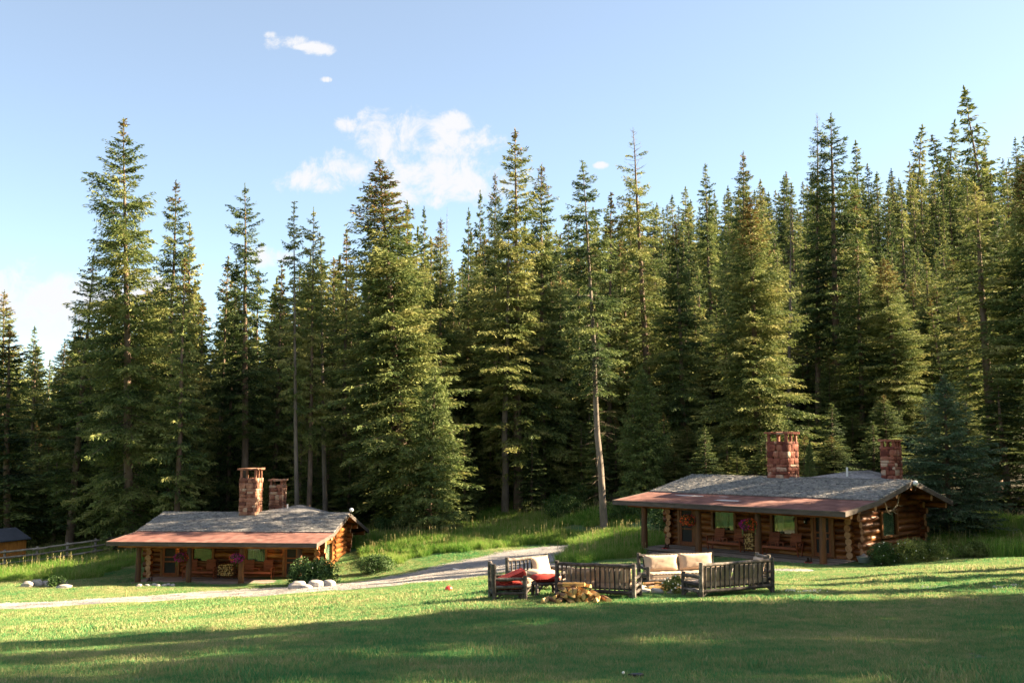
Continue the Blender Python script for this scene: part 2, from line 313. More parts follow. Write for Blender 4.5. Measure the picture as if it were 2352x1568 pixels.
def grassmat(name, ground=False, tall=False):
    """lawn / meadow colours driven by position noise: lush, mid and dry patches"""
    m = bpy.data.materials.new(name); m.use_nodes = True; t = m.node_tree; nd = t.nodes; ln = t.links; b = nd['Principled BSDF']
    b.inputs['Roughness'].default_value = 0.7; b.inputs['Specular IOR Level'].default_value = 0.25
    g = nd.new('ShaderNodeNewGeometry')
    def noise(sc, det=4, st=None):
        n = nd.new('ShaderNodeTexNoise'); n.inputs['Scale'].default_value = sc; n.inputs['Detail'].default_value = det
        if st:
            mp = nd.new('ShaderNodeMapping'); mp.inputs['Scale'].default_value = st; ln.new(g.outputs['Position'], mp.inputs['Vector']); ln.new(mp.outputs[0], n.inputs['Vector'])
        else: ln.new(g.outputs['Position'], n.inputs['Vector'])
        return n
    n1 = noise(0.35, 5, (0.7, 1, 1)); n2 = noise(2.6, 5); at = nd.new('ShaderNodeAttribute'); at.attribute_name = 'tint'
    a = nd.new('ShaderNodeMath'); a.operation = 'MULTIPLY_ADD'; ln.new(n1.outputs['Fac'], a.inputs[0]); a.inputs[1].default_value = 1.1; a.inputs[2].default_value = -0.56
    c = nd.new('ShaderNodeMath'); c.operation = 'MULTIPLY_ADD'; ln.new(n2.outputs['Fac'], c.inputs[0]); c.inputs[1].default_value = 1.0; ln.new(a.outputs[0], c.inputs[2])
    e = nd.new('ShaderNodeMath'); e.operation = 'MULTIPLY_ADD'; ln.new(at.outputs['Fac'], e.inputs[0]); e.inputs[1].default_value = 0.0 if ground else 0.6; ln.new(c.outputs[0], e.inputs[2])
    if not ground: c2 = e; a.inputs[2].default_value = -0.84
    else: c2 = c
    rp = nd.new('ShaderNodeValToRGB'); els = rp.color_ramp.elements
    if tall: cols = [(0, (.05, .15, .02)), (.35, (.10, .23, .03)), (.65, (.20, .31, .055)), (1, (.34, .36, .13))]
    else: cols = [(0, (.038, .21, .070)), (.36, (.110, .255, .085)), (.66, (.27, .30, .12)), (1, (.44, .38, .22))]
    if ground: cols = [(a_, tuple(v * .45 for v in q_)) for a_, q_ in cols]  # turf colour darkened to stand in for the shade among the blades
    while len(els) < len(cols): els.new(.5)
    for i, (p, q) in enumerate(cols): els[i].position = p; els[i].color = (*q, 1)
    ln.new(c2.outputs[0], rp.inputs['Fac'])
    col = rp.outputs['Color']
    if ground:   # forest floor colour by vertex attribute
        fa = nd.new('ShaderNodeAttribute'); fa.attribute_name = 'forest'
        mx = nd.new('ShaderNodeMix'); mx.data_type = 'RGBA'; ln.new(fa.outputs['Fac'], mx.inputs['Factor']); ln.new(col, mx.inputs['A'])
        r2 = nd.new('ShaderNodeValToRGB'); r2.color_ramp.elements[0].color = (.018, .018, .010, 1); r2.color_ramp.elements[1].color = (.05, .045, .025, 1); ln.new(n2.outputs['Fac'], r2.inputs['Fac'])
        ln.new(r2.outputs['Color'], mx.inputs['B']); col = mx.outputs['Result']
        bp = nd.new('ShaderNodeBump'); bp.inputs['Strength'].default_value = 0.8; bp.inputs['Distance'].default_value = 0.06; n3 = noise(14, 8); ln.new(n3.outputs['Fac'], bp.inputs['Height']); ln.new(bp.outputs[0], b.inputs['Normal'])
        ln.new(col, b.inputs['Base Color'])
    else:
        ln.new(col, b.inputs['Base Color']); tr = nd.new('ShaderNodeBsdfTranslucent'); ln.new(col, tr.inputs['Color'])
        ms = nd.new('ShaderNodeMixShader'); ms.inputs[0].default_value = 0.38; ln.new(b.outputs[0], ms.inputs[1]); ln.new(tr.outputs[0], ms.inputs[2]); ln.new(ms.outputs[0], nd['Material Output'].inputs['Surface'])
    return m
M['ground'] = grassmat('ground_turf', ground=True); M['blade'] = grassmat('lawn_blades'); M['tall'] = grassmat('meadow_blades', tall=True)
M['seed'] = mat('seed_heads', [(.28, .26, .10), (.44, .40, .19)], 3, 0.9, 0, 0.6, trans=0.3)

# ---------------------------------------------------------------- ground sheet
def axis(lo, a, b, hi, fine, coarse):
    l = list(np.arange(a, b, fine)); x = a; st = fine
    while x > lo: st = min(st * 1.25, coarse); x -= st; l.insert(0, x)
    x = l[-1]; st = fine
    while x < hi: st = min(st * 1.25, coarse); x += st; l.append(x)
    return np.array(l)
gx = axis(-1400, -45, 45, 1400, 0.5, 60); gy = axis(-900, 6, 90, 1800, 0.5, 60)
XX, YY = np.meshgrid(gx, gy); ZZ = GZ(XX.ravel(), YY.ravel())
nx, ny = len(gx), len(gy); idx = np.arange(nx * ny).reshape(ny, nx)
F = np.stack([idx[:-1, :-1], idx[:-1, 1:], idx[1:, 1:], idx[1:, :-1]], -1).reshape(-1, 4)
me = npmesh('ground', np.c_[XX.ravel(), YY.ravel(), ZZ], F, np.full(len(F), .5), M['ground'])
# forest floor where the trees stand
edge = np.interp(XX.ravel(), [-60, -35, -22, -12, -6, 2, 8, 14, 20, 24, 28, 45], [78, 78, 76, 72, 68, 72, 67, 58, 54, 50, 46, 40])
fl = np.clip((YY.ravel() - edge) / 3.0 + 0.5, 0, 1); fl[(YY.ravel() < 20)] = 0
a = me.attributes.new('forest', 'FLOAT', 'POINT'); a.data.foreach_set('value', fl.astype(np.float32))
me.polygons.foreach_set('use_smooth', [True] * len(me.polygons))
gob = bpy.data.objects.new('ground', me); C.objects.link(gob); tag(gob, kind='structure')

# ---------------------------------------------------------------- gravel path draped on the ground
def strip(name, up, lo, n, k, lift=0.03, jitter=0.12, label=None):
    def samp(pts):
        pts = np.array([G(*p) for p in pts]); t = np.r_[0, np.cumsum(np.hypot(np.diff(pts[:, 0]), np.diff(pts[:, 1])))]; t /= t[-1]
        q = np.linspace(0, 1, n); return np.c_[np.interp(q, t, pts[:, 0]), np.interp(q, t, pts[:, 1])]
    A_, B_ = samp(up), samp(lo); rs = np.random.RandomState(3)
    def sm(z): return np.convolve(z, np.ones(5) / 5, 'same')
    for E_ in (A_, B_): E_ += np.c_[sm(rs.randn(n)), sm(rs.randn(n))] * jitter
    V = []
    for j in range(k + 1):
        t = j / k; q = A_ * (1 - t) + B_ * t; z = GZ(q[:, 0], q[:, 1]) + (lift if 0 < j < k else -0.02); V.append(np.c_[q, z])
    V = np.concatenate(V); I = np.arange(n * (k + 1)).reshape(k + 1, n)
    F = np.stack([I[:-1, :-1], I[1:, :-1], I[1:, 1:], I[:-1, 1:]], -1).reshape(-1, 4)
    m_ = npmesh(name, V, F, np.full(len(F), .5), M['gravel']); m_.polygons.foreach_set('use_smooth', [True] * len(F))
    o = bpy.data.objects.new(name, m_); C.objects.link(o); tag(o, kind='structure'); return A_, B_
pathup = [(-120, 1390), (0, 1385), (300, 1371), (600, 1350), (850, 1333), (930, 1318), (1000, 1300), (1060, 1288), (1110, 1276), (1180, 1262), (1240, 1255), (1312, 1251)]
pathlo = [(-120, 1403), (0, 1398), (400, 1380), (800, 1355), (920, 1344), (1050, 1331), (1115, 1324), (1170, 1312), (1230, 1298), (1290, 1283), (1300, 1270), (1325, 1254)]
pA, pB = strip('gravel_path', pathup, pathlo, 300, 14)
qA, qB = strip('gravel_track', [(1160, 1300), (1290, 1293), (1440, 1297), (1620, 1303), (1780, 1307), (1850, 1307)], [(1165, 1312), (1290, 1303), (1440, 1306), (1620, 1313), (1780, 1316), (1870, 1310)], 140, 8, jitter=0.05)
def inpoly(x, y, poly):
    x = np.asarray(x); y = np.asarray(y); c = np.zeros(len(x), bool); n = len(poly); j = n - 1
    for i in range(n):
        xi, yi = poly[i]; xj, yj = poly[j]
        c ^= ((yi > y) != (yj > y)) & (x < (xj - xi) * (y - yi) / (yj - yi + 1e-12) + xi); j = i
    return c
onpath = lambda x, y: inpoly(x, y, list(map(tuple, pA)) + list(map(tuple, pB[::-1]))) | inpoly(x, y, list(map(tuple, qA)) + list(map(tuple, qB[::-1])))

# ---------------------------------------------------------------- cabins
def cabin(prefix, label, O, th, q):
    """q: dict of measured local sizes. Local x along the porch front, y away from the porch, z above the deck"""
    root = thing('log_cabin', label, 'cabin', O, -math.radians(th))
    uL, uR, wf, wb = q['wall']; rL, rR = q['roof']; (ew, ez), (bw, bz), (rw, rz), (fw, fz) = q['prof']
    D = 0.30; rad = 0.165
    def roofz(w):
        if w < bw: return ez + (bz - ez) * (w - ew) / (bw - ew)
        if w < rw: return bz + (rz - bz) * (w - bw) / (rw - bw)
        return rz + (fz - rz) * (w - rw) / (fw - rw)
    # --- walls of stacked logs; openings cut out of the rows
    def wall(name, axis, fixed, a, b, opens, ext, off, top):
        mb = MB(); z = -0.25 + off; k = 0
        while z < top - 0.05:
            segs = [(a - (ext if k % 1 == 0 else 0) * rnd.uniform(.75, 1.15), b + ext * rnd.uniform(.75, 1.15))]
            for (o0, o1, z0, z1) in opens:
                if z + D / 2 > z0 + .04 and z - D / 2 < z1 - .04:
                    ns = []
                    for s0, s1 in segs:
                        if s1 <= o0 or s0 >= o1: ns.append((s0, s1)); continue
                        if s0 < o0: ns.append((s0, o0))
                        if s1 > o1: ns.append((o1, s1))
                    segs = ns
            for s0, s1 in segs:
                r = rad * rnd.uniform(.93, 1.04); t = rnd.random()
                p0 = (s0, fixed, z) if axis == 'x' else (fixed, s0, z); p1 = (s1, fixed, z) if axis == 'x' else (fixed, s1, z)
                mb.cyl(p0, p1, r, r * rnd.uniform(.93, 1.05), 12, t, 0, 1, wob=.012, seg=max(1, int((s1 - s0) / 0.9)), bulge=.03)
            z += D; k += 1
        return mb.build(name, [M['log'], M['logend']], root, smooth='auto')
    zt = roofz(wf) - .12
    fo = [(d0, d1, -.2, 2.02) for d0, d1 in q['doors']] + [(a0, a1, z0, z1) for a0, a1, z0, z1 in q['wins']]
    wall('front_wall', 'x', wf, uL, uR, fo, .42, 0, zt)
    wall('back_wall', 'x', wb, uL, uR, [], .42, 0, roofz(wb) - .1)
    gw = q['gwin']
    wall('side_wall', 'y', uR, wf, wb, [gw], .42, D / 2, 2.15); wall('side_wall', 'y', uL, wf, wb, [], .42, D / 2, 2.15)
    for uu in (uR, uL):                                   # gable logs shortening under the roof
        mb = MB(); z = 2.15 + D / 2
        while z < rz - .25:
            ys = [w for w in np.linspace(wf - .3, wb + .3, 60) if roofz(w) > z + .22]
            if len(ys) > 2: mb.cyl((uu, ys[0], z), (uu, ys[-1], z), rad, rad * .97, 12, rnd.random(), 0, 1, wob=.01, seg=6)
            z += D
        mb.build('gable_logs', [M['log'], M['logend']], root, smooth='auto')
    # near-black block standing in for the unlit rooms
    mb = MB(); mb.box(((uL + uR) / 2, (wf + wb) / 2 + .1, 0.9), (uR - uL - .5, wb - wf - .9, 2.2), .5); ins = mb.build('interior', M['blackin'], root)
    # purlins and plate logs that stick out past the gable
    for w in (bw * .99, (bw + rw) / 2 + .3, rw, (rw + fw) / 2, fw - .55):
        mb = MB(); z = roofz(w) - .30; mb.cyl((rL + .12, w, z), (rR - .1, w, z), .14, .14, 12, .5, 0, 1, seg=6, wob=.01); mb.build('purlin', [M['log'], M['logend']], root, smooth='auto')
    mb = MB(); z = roofz(0) - .33; mb.cyl((rL + .35, 0.0, z), (rR - .12, 0.0, z), .125, .125, 12, .7, 0, 1, seg=8, wob=.01); mb.build('porch_beam', [M['log'], M['logend']], root, smooth='auto')
    # posts
    for u in q['posts']:
        mb = MB(); mb.cyl((u, 0, -.12), (u + .02, 0, roofz(0) - .42), .165, .14, 16, rnd.random(), wob=.012, seg=5, bulge=.03); mb.build('porch_post', M['post'], root, smooth='auto')
    # deck
    mb = MB(); dx0, dx1 = q['posts'][-1] - .25, q['deckR']; w = -.28; k = 0
    while w < wf - .1:
        mb.box(((dx0 + dx1) / 2 + rnd.uniform(-.02, .02), w + .07, -.03 + rnd.uniform(-.004, .004)), (dx1 - dx0, .13, .045), rnd.random()); w += .14; k += 1
    mb.box(((dx0 + dx1) / 2, wf / 2 - .1, -.12), (dx1 - dx0 - .1, wf, .12), .1)
    mb.build('porch_deck', M['deck'], root)
    mb = MB(); mb.cyl((dx0 - .75, -.22, -.22), (dx1 - .2, -.22, -.24), .13, .12, 12, .8, 0, 1, seg=10, wob=.012); mb.build('sill_log', [M['grey'], M['logend']], root, smooth='auto')
    for u in q['posts']:
        mb = MB(); mb.cyl((u, -.42, -.14), (u, .6, -.16), .16, .15, 12, .4, 0, 1); mb.build('joist_log', [M['post'], M['post']], root, smooth='auto')
    mb = MB(); mb.box(((uL + uR) / 2, (wf + wb) / 2, -.55), (uR - uL - .2, wb - wf - .1, .8), .3); mb.build('foundation', M['rock'], root)
    # --- shingle roof: every course and shingle
    mb = MB()
    def slope(w0, z0, w1, z1, flip):
        Ls = math.hypot(w1 - w0, z1 - z0); n = int(Ls / .26); dw, dz = (w1 - w0) / Ls, (z1 - z0) / Ls
        nv = (-dz, dw) if not flip else (dz, -dw)
        for i in range(n + 1):
            s = min(i * .26, Ls - .05); u = rL + rnd.uniform(-.05, .02)
            while u < rR:
                wd_ = rnd.uniform(.13, .30); u1 = min(u + wd_ - .008, rR + .02); ln = .34; lift = .068 + rnd.uniform(-.006, .012)
                a0 = s - rnd.uniform(-.005, .025); a1 = min(a0 + ln, Ls)
                def pt(uu, a, h): return (uu, w0 + dw * a + nv[0] * h, z0 + dz * a + nv[1] * h)
                b = [pt(u, a0, 0), pt(u1, a0, 0), pt(u1, a1, 0), pt(u, a1, 0), pt(u, a0, lift), pt(u1, a0, lift + rnd.uniform(-.004, .004)), pt(u1, a1, .006), pt(u, a1, .006)]
                mb.add(b, [(4, 5, 6, 7), (0, 1, 5, 4), (1, 2, 6, 5), (3, 0, 4, 7)] if not flip else [(7, 6, 5, 4), (4, 5, 1, 0), (5, 6, 2, 1), (7, 4, 0, 3)], min(1, max(0, rnd.gauss(.58, .15)))); u += wd_
    slope(bw - .03, bz + .012, rw, rz, False); slope(fw, fz, rw, rz, True)
    u = rL
    while u < rR - .1:                                    # ridge cap
        wd_ = rnd.uniform(.16, .24); t = rnd.random()
        mb.box((u + wd_ / 2, rw, rz + .035 + rnd.uniform(0, .015)), (wd_, .16, .02), t, jit=.006); u += wd_
    sh = mb.build('shingle_roof', M['shingle'], root)
    # deck of the roof below the shingles
    mb = MB()
    for (w0, z0, w1, z1) in ((bw - .02, bz - .015, rw, rz - .02), (rw, rz - .02, fw - .02, fz - .02)):
        mb.add([(rL, w0, z0), (rR, w0, z0), (rR, w1, z1), (rL, w1, z1), (rL, w0, z0 - .1), (rR, w0, z0 - .1), (rR, w1, z1 - .1), (rL, w1, z1 - .1)], [(0, 1, 2, 3), (7, 6, 5, 4), (0, 4, 5, 1), (1, 5, 6, 2), (2, 6, 7, 3), (3, 7, 4, 0)], .5)
    mb.build('roof_boards', M['trim'], root)
    # porch roof of rolled roofing, slightly wavy
    V = []; nu, nw = 40, 8
    for j in range(nw + 1):
        for i in range(nu + 1):
            u_ = rL + (rR - rL) * i / nu; w_ = ew + (bw + .04 - ew) * j / nw; V.append((u_, w_, roofz(w_) + .0 + rnd.uniform(-.006, .006)))
    I = np.arange((nu + 1) * (nw + 1)).reshape(nw + 1, nu + 1); Fq = np.stack([I[:-1, :-1], I[:-1, 1:], I[1:, 1:], I[1:, :-1]], -1).reshape(-1, 4)
    pm = npmesh('porch_roof', np.array(V), Fq, np.random.RandomState(2).rand(len(Fq)), M['rolled']); po = bpy.data.objects.new('porch_roof', pm); C.objects.link(po); po.parent = root
    mb = MB(); z0, z1 = roofz(ew), bz
    mb.add([(rL + .01, ew + .01, z0 - .03), (rR - .01, ew + .01, z0 - .03), (rR - .01, bw, z1 - .05), (rL + .01, bw, z1 - .05), (rL + .01, ew + .01, z0 - .10), (rR - .01, ew + .01, z0 - .10), (rR - .01, bw, z1 - .12), (rL + .01, bw, z1 - .12)], [(0, 1, 2, 3), (7, 6, 5, 4), (0, 4, 5, 1), (1, 5, 6, 2), (2, 6, 7, 3), (3, 7, 4, 0)], .2)
    mb.build('porch_ceiling', M['trim'], root)
    if q.get('patches'):
        for (pu, pw, su, sw) in q['patches']:
            n = 14; pts = []
            for i in range(n):
                an = 2 * math.pi * i / n; k = rnd.uniform(.6, 1.15); x_, y_ = pu + su * k * math.cos(an), pw + sw * k * math.sin(an); pts.append((x_, y_, roofz(y_) + .016))
            mb = MB(); mb.slab(pts, .006); mb.build('pale_patch', M['patch'], root)  # pale irregular patch laid on the porch roofing
    # fascias: front board in lengths, side boards following the profile
    cuts = [rL - .03, rL + (rR - rL) * .30, rL + (rR - rL) * .66, rR + .03]
    for a_, b_ in zip(cuts[:-1], cuts[1:]):
        mb = MB(); mb.box(((a_ + b_) / 2, ew - .03, ez - .125 + rnd.uniform(-.006, .006)), (b_ - a_ - .012, .045, .20), rnd.random() * .6)
        mb.box(((a_ + b_) / 2, ew - .045, ez - .022), (b_ - a_ - .012, .075, .045), .4); mb.build('fascia_board', M['fascia'], root)
    for uu in (rR + .025, rL - .025):
        pts = [(ew - .04, ez), (bw, bz + .02), (rw, rz + .01), (fw, fz + .01)]
        for (w0, z0), (w1, z1) in zip(pts[:-1], pts[1:]):
            mb = MB(); h = .22
            mb.add([(uu - .022, w0, z0 - h), (uu + .022, w0, z0 - h), (uu + .022, w1, z1 - h), (uu - .022, w1, z1 - h), (uu - .022, w0, z0), (uu + .022, w0, z0), (uu + .022, w1, z1), (uu - .022, w1, z1)], [(3, 2, 1, 0), (4, 5, 6, 7), (0, 1, 5, 4), (1, 2, 6, 5), (2, 3, 7, 6), (3, 0, 4, 7)], .75)
            mb.build('rake_board', M['fascia'], root)
    mb = MB(); mb.box(((rL + rR) / 2, fw + .02, fz - .1), (rR - rL, .04, .18), .5); mb.build('fascia_board', M['fascia'], root)
    # rear wing roof behind the ridge
    if 'wing' in q:
        cu, hw, wz, w1 = q['wing']; mb = MB(); sl_ = .25; w0 = rw + .02
        mb.add([(cu - hw, w0, rz), (cu + hw, w0, rz), (cu, w0 + 1.1, wz - .02), (cu - hw, w1, wz - hw * sl_ - .03), (cu, w1, wz - .03), (cu + hw, w1, wz - hw * sl_ - .03), (cu - hw, w1, rz - .6), (cu + hw, w1, rz - .6)],
               [(0, 1, 2), (0, 2, 4, 3), (1, 5, 4, 2), (3, 4, 5, 7, 6)], .5, 0)
        for side in (-1, 1):
            for i in range(int(hw / .19) + 1):
                wv = w0 + max(0.0, 1.1 * (1 - (i + 1) * .19 / hw))
                while wv < w1:
                    wd_ = rnd.uniform(.13, .3); x0 = side * (i + 1) * .19; x1 = side * max(0, (i - .3) * .19); h0 = wz - abs(x0) * sl_ + .035; h1 = wz - abs(x1) * sl_ + .004
                    P_ = [(cu + x0, wv, h0), (cu + x0, wv + wd_ - .01, h0), (cu + x1, wv + wd_ - .01, h1), (cu + x1, wv, h1)]; Q_ = [(a_, b_, c_ - .03) for a_, b_, c_ in P_]
                    fs = [(0, 1, 2, 3), (4, 5, 1, 0), (4, 0, 3, 7), (1, 5, 6, 2)]
                    mb.add(P_ + Q_, fs if side > 0 else [f[::-1] for f in fs], min(1, max(0, rnd.gauss(.5, .22)))); wv += wd_
        mb.build('wing_roof', [M['shingle'], M['blackin']], root)
    # --- doors
    for d0, d1 in q['doors']:
        mb = MB(); fr = .11; y = wf - .19
        for x0 in (d0 - .06, d1 + .06): mb.box((x0, y, 1.02), (.14, .12, 2.1), .6)
        mb.box(((d0 + d1) / 2, y, 2.09), (d1 - d0 + .26, .12, .12), .5); mb.box(((d0 + d1) / 2, y - .02, .025), (d1 - d0 + .1, .2, .05), .3)
        fo_ = mb.build('door_frame', M['trim'], root)
        mb = MB(); y -= .02; a_, b_ = d0 + .02, d1 - .02
        for x0 in (a_ + .05, b_ - .05): mb.box((x0, y, 1.03), (.10, .04, 1.94), .5)
        for z0, hh in ((.13, .16), (.86, .07), (1.12, .07), (1.95, .10)): mb.box(((a_ + b_) / 2, y + .003, z0), (b_ - a_ - .2, .038, hh), .5)
        dr = mb.build('screen_door', M['door'], root)
        mb = MB(); mb.box(((a_ + b_) / 2, y + .03, 1.03), (b_ - a_ - .1, .012, 1.86), .5); mb.build('door_screen', M['screen'], dr)
        mb = MB(); mb.cyl((b_ - .06, y - .05, 1.0), (b_ - .06, y - .05, 1.12), .012, .012, 6); mb.build('door_handle', M['iron'], dr)
    # --- windows
    def window(c, wdt, hgt, axis, fixed, sgn, curt):
        """c: centre along axis and z; sgn: outward direction"""
        Rm = (lambda a_, o_, z_: (a_, fixed + sgn * o_, z_)) if axis == 'x' else (lambda a_, o_, z_: (fixed + sgn * o_, a_, z_))
        Bd = (lambda a_, o_, z_: (a_, o_, z_)) if axis == 'x' else (lambda a_, o_, z_: (o_, a_, z_))
        mb = MB(); x, z = c
        for s in (-1, 1): mb.box(Rm(x + s * (wdt / 2 + .055), .16, z), Bd(.13, .14, hgt + .14), .6)
        mb.box(Rm(x, .16, z + hgt / 2 + .05), Bd(wdt - .02, .13, .11), .5); mb.box(Rm(x, .17, z - hgt / 2 - .05), Bd(wdt - .02, .15, .11), .5)
        o = mb.build('window_frame', M['trim'], root)
        mb = MB(); mb.box(Rm(x, .12, z), Bd(wdt, .01, hgt), .5); mb.build('glass', M['glass'], o)
        for (x0, x1, low) in curt:
            mb = MB(); n = 26; top = []; bot = []
            xa, xb = x - wdt / 2 + x0 * wdt, x - wdt / 2 + x1 * wdt
            for i in range(n + 1):
                t = i / n; off = .05 + .018 * math.sin(i * 1.9); xx = xa + (xb - xa) * t
                top.append(Rm(xx, off, z + hgt / 2)); bot.append(Rm(xx + low * (1 - t if low > 0 else t) * wdt, off, z - hgt / 2))
            for i in range(n): mb.quad(bot[i], bot[i + 1], top[i + 1], top[i], rnd.random())
            mb.build('curtain', M['curtain'], o)
    for i, (a0, a1, z0, z1) in enumerate(q['wins']): window(((a0 + a1) / 2, (z0 + z1) / 2), a1 - a0, z1 - z0, 'x', wf, -1, q['curt'][i])
    a0, a1, z0, z1 = gw; window(((a0 + a1) / 2, (z0 + z1) / 2), a1 - a0, z1 - z0, 'y', uR, 1, q['gcurt'])
    # --- chimneys
    for ci, (u0, u1, w0, w1, z0, z1, capov, cm) in enumerate(q['chim']):
        mb = MB(); zc = z1 - .11; zs = zc - q['vent'][ci]; z = z0
        mb.box(((u0 + u1) / 2, (w0 + w1) / 2, (z0 + zs) / 2), (u1 - u0 - .14, w1 - w0 - .14, zs - z0), .1, 1)
        while z < zs:
            h = rnd.uniform(.13, .36) if z > z0 + .01 else .3; h = min(h, zs - z + .03)
            for (ax, fx, lo, hi) in (('x', w0, u0, u1), ('x', w1, u0, u1), ('y', u0, w0, w1), ('y', u1, w0, w1)):
                p = lo
                while p < hi - .05:
                    wd_ = min(rnd.uniform(.14, .55), hi - p)
                    if hi - p - wd_ < .1: wd_ = hi - p
                    prot = rnd.uniform(.0, .035); t = min(1.0, max(0, rnd.choice([.1, .3, .4, .5, .6, 1.0]) + rnd.uniform(-.12, .12)))
                    cc = (p + wd_ / 2, fx + (.05 - prot) * (1 if fx == w0 else -1), z + h / 2) if ax == 'x' else (fx + (.05 - prot) * (1 if fx == u0 else -1), p + wd_ / 2, z + h / 2)
                    dd = (wd_ / 2 + .004, .07, h / 2 + .004) if ax == 'x' else (.07, wd_ / 2 + .004, h / 2 + .004)
                    mb.blob(cc, dd, 2, .11, t, 0, rnd.randint(0, 9999), sq=.34); p += wd_
            z += h
        ch = mb.build('chimney', [M[cm], M['mortar']], root, smooth=True)
        for (px_, py_) in ((u0 + .08, w0 + .08), (u1 - .08, w0 + .08), (u0 + .08, w1 - .08), (u1 - .08, w1 - .08), (u1 - .08, (w0 + w1) / 2)):
            mb = MB(); mb.box((px_, py_, (zs + zc) / 2), (.13, .12, zc - zs + .04), rnd.uniform(.3, .6), jit=.012); mb.build('chimney_pillar', M[cm], ch)
        mb = MB(); x = u0 - capov
        while x < u1 + capov - .05:
            wd_ = rnd.uniform(.3, .55); wd_ = min(wd_, u1 + capov - x); mb.box((x + wd_ / 2, (w0 + w1) / 2, zc + .055 + rnd.uniform(-.01, .01)), (wd_ - .006, w1 - w0 + capov * 2 + rnd.uniform(-.05, .05), .10), rnd.uniform(.4, .9), jit=.018); x += wd_
        mb.build('chimney_cap', M[cm], ch)
        # flashing collar
        mb = MB(); mb.box(((u0 + u1) / 2, (w0 + w1) / 2, z0 + .1), (u1 - u0 + .1, w1 - w0 + .1, .26), .3, taper=.06); mb.build('chimney_collar', M[cm], ch)
    # vent pipe, gable globe, lanterns
    pu, pw, pz = q['pipe']; mb = MB(); mb.cyl((pu, pw, pz - .8), (pu, pw, pz), .05, .05, 10); mb.build('vent_pipe', M['pipe'], root, smooth='auto')
    mb = MB(); gx_, gy_, gz_ = q['globe']; mb.blob((gx_, gy_, gz_), (.13, .13, .13), 3, 0.0); gl = mb.build('globe_lamp', M['white'], root, smooth=True)
    mb = MB(); mb.cyl((gx_, gy_, gz_ - .12), (gx_ - .02, gy_ + .02, gz_ - .32), .02, .02, 6); mb.cyl((gx_ - .02, gy_ + .02, gz_ - .32), (rR - .02, rw + .02, gz_ - .34), .02, .02, 6); mb.build('lamp_arm', M['iron'], gl)
    for (lu, lz, lit) in q['lamps']:
        mb = MB(); y = wf - .32
        mb.cyl((lu, y, lz - .12), (lu, y, lz + .08), .055, .07, 8); mb.cyl((lu, y, lz + .08), (lu, y, lz + .15), .085, .02, 8); mb.box((lu, y + .08, lz + .1), (.03, .16, .03)); mb.box((lu, wf - .2, lz), (.1, .03, .3))
        ln_ = mb.build('porch_lantern', M['iron'], root)
        mb = MB(); mb.blob((lu, y - .06, lz - .02), (.035, .035, .05), 2, 0); mb.build('bulb', M['lampon'] if lit else M['white'], ln_, smooth=True)
    return root, roofz

RO = PX(1891, 1294, 44); LO = PX(659, 1339.7, 56.3)
RT, LT = 45.0, 4.7
def cab2w(O, th, u, w, z=0):
    t = math.radians(th); return (O[0] + u * math.cos(t) + w * math.sin(t), O[1] - u * math.sin(t) + w * math.cos(t), O[2] + z)
R2W = lambda u, w, z=0: cab2w(RO, RT, u, w, z)
L2W = lambda u, w, z=0: cab2w(LO, LT, u, w, z)
right_cabin, rroof = cabin('r', 'large red-brown log cabin with red stone chimneys and antlers, right of the lawn', RO, RT, dict(
    wall=(-9.75, .15, 2.45, 9.6), roof=(-11.0, 1.48), prof=((-.8, 2.34), (2.3, 2.66), (6.07, 3.45), (10.6, 2.3)), posts=(0, -3.2, -6.45, -9.7), deckR=.35,
    doors=[(-9.12, -8.25), (-1.62, -.74)], wins=[(-7.1, -5.9, .93, 1.85), (-3.76, -2.56, .93, 1.85)], curt=[[(.28, .62, .22), (.72, 1.0, 0)], [(.18, .48, -.1)]],
    gwin=(5.15, 6.7, .85, 1.95), gcurt=[(0, 1, 0)], chim=[(-6.02, -4.86, 5.75, 6.85, 3.0, 5.80, .10, 'stoneR'), (-.95, -.22, 8.0, 8.8, 2.6, 5.40, .08, 'stoneR')], vent=[.42, .3],
    pipe=(-2.0, 6.5, 4.02), globe=(1.62, 6.0, 3.34), lamps=[(-1.98, 1.6, False), (-7.45, 1.9, False)], patches=[(-8.0, 1.5, .95, .2), (-5.2, .55, .75, .22), (-6.0, 1.6, .3, .06)],
    wing=(-2.3, 1.9, 3.80, 9.5)))
left_cabin, lroof = cabin('l', 'orange log cabin with tan stone chimneys, left beyond the gravel path', LO, LT, dict(
    wall=(-9.0, 1.02, 2.6, 8.9), roof=(-10.1, 1.81), prof=((-.7, 2.29), (3.0, 2.53), (6.6, 3.42), (12.0, 1.93)), posts=(.66, -2.63, -5.64, -8.57), deckR=.30,
    doors=[(-8.22, -7.32), (-.9, -.12)], wins=[(-6.4, -5.25, .9, 1.70), (-3.18, -2.07, .9, 1.68)], curt=[[], [(.02, .98, 0)]],
    gwin=(3.15, 4.9, .75, 1.80), gcurt=[(0, 1, 0)], chim=[(-4.98, -3.93, 5.9, 7.1, 3.0, 6.2, .14, 'stoneL'), (-3.95, -3.12, 8.6, 9.5, 2.6, 5.42, .1, 'stoneL')], vent=[.55, .3],
    pipe=(-2.4, 7.5, 3.9), globe=(1.95, 6.62, 3.62), lamps=[(-7.1, 1.78, True), (-1.35, 1.72, True)],
    wing=(-2.2, 2.2, 3.74, 9.6)))
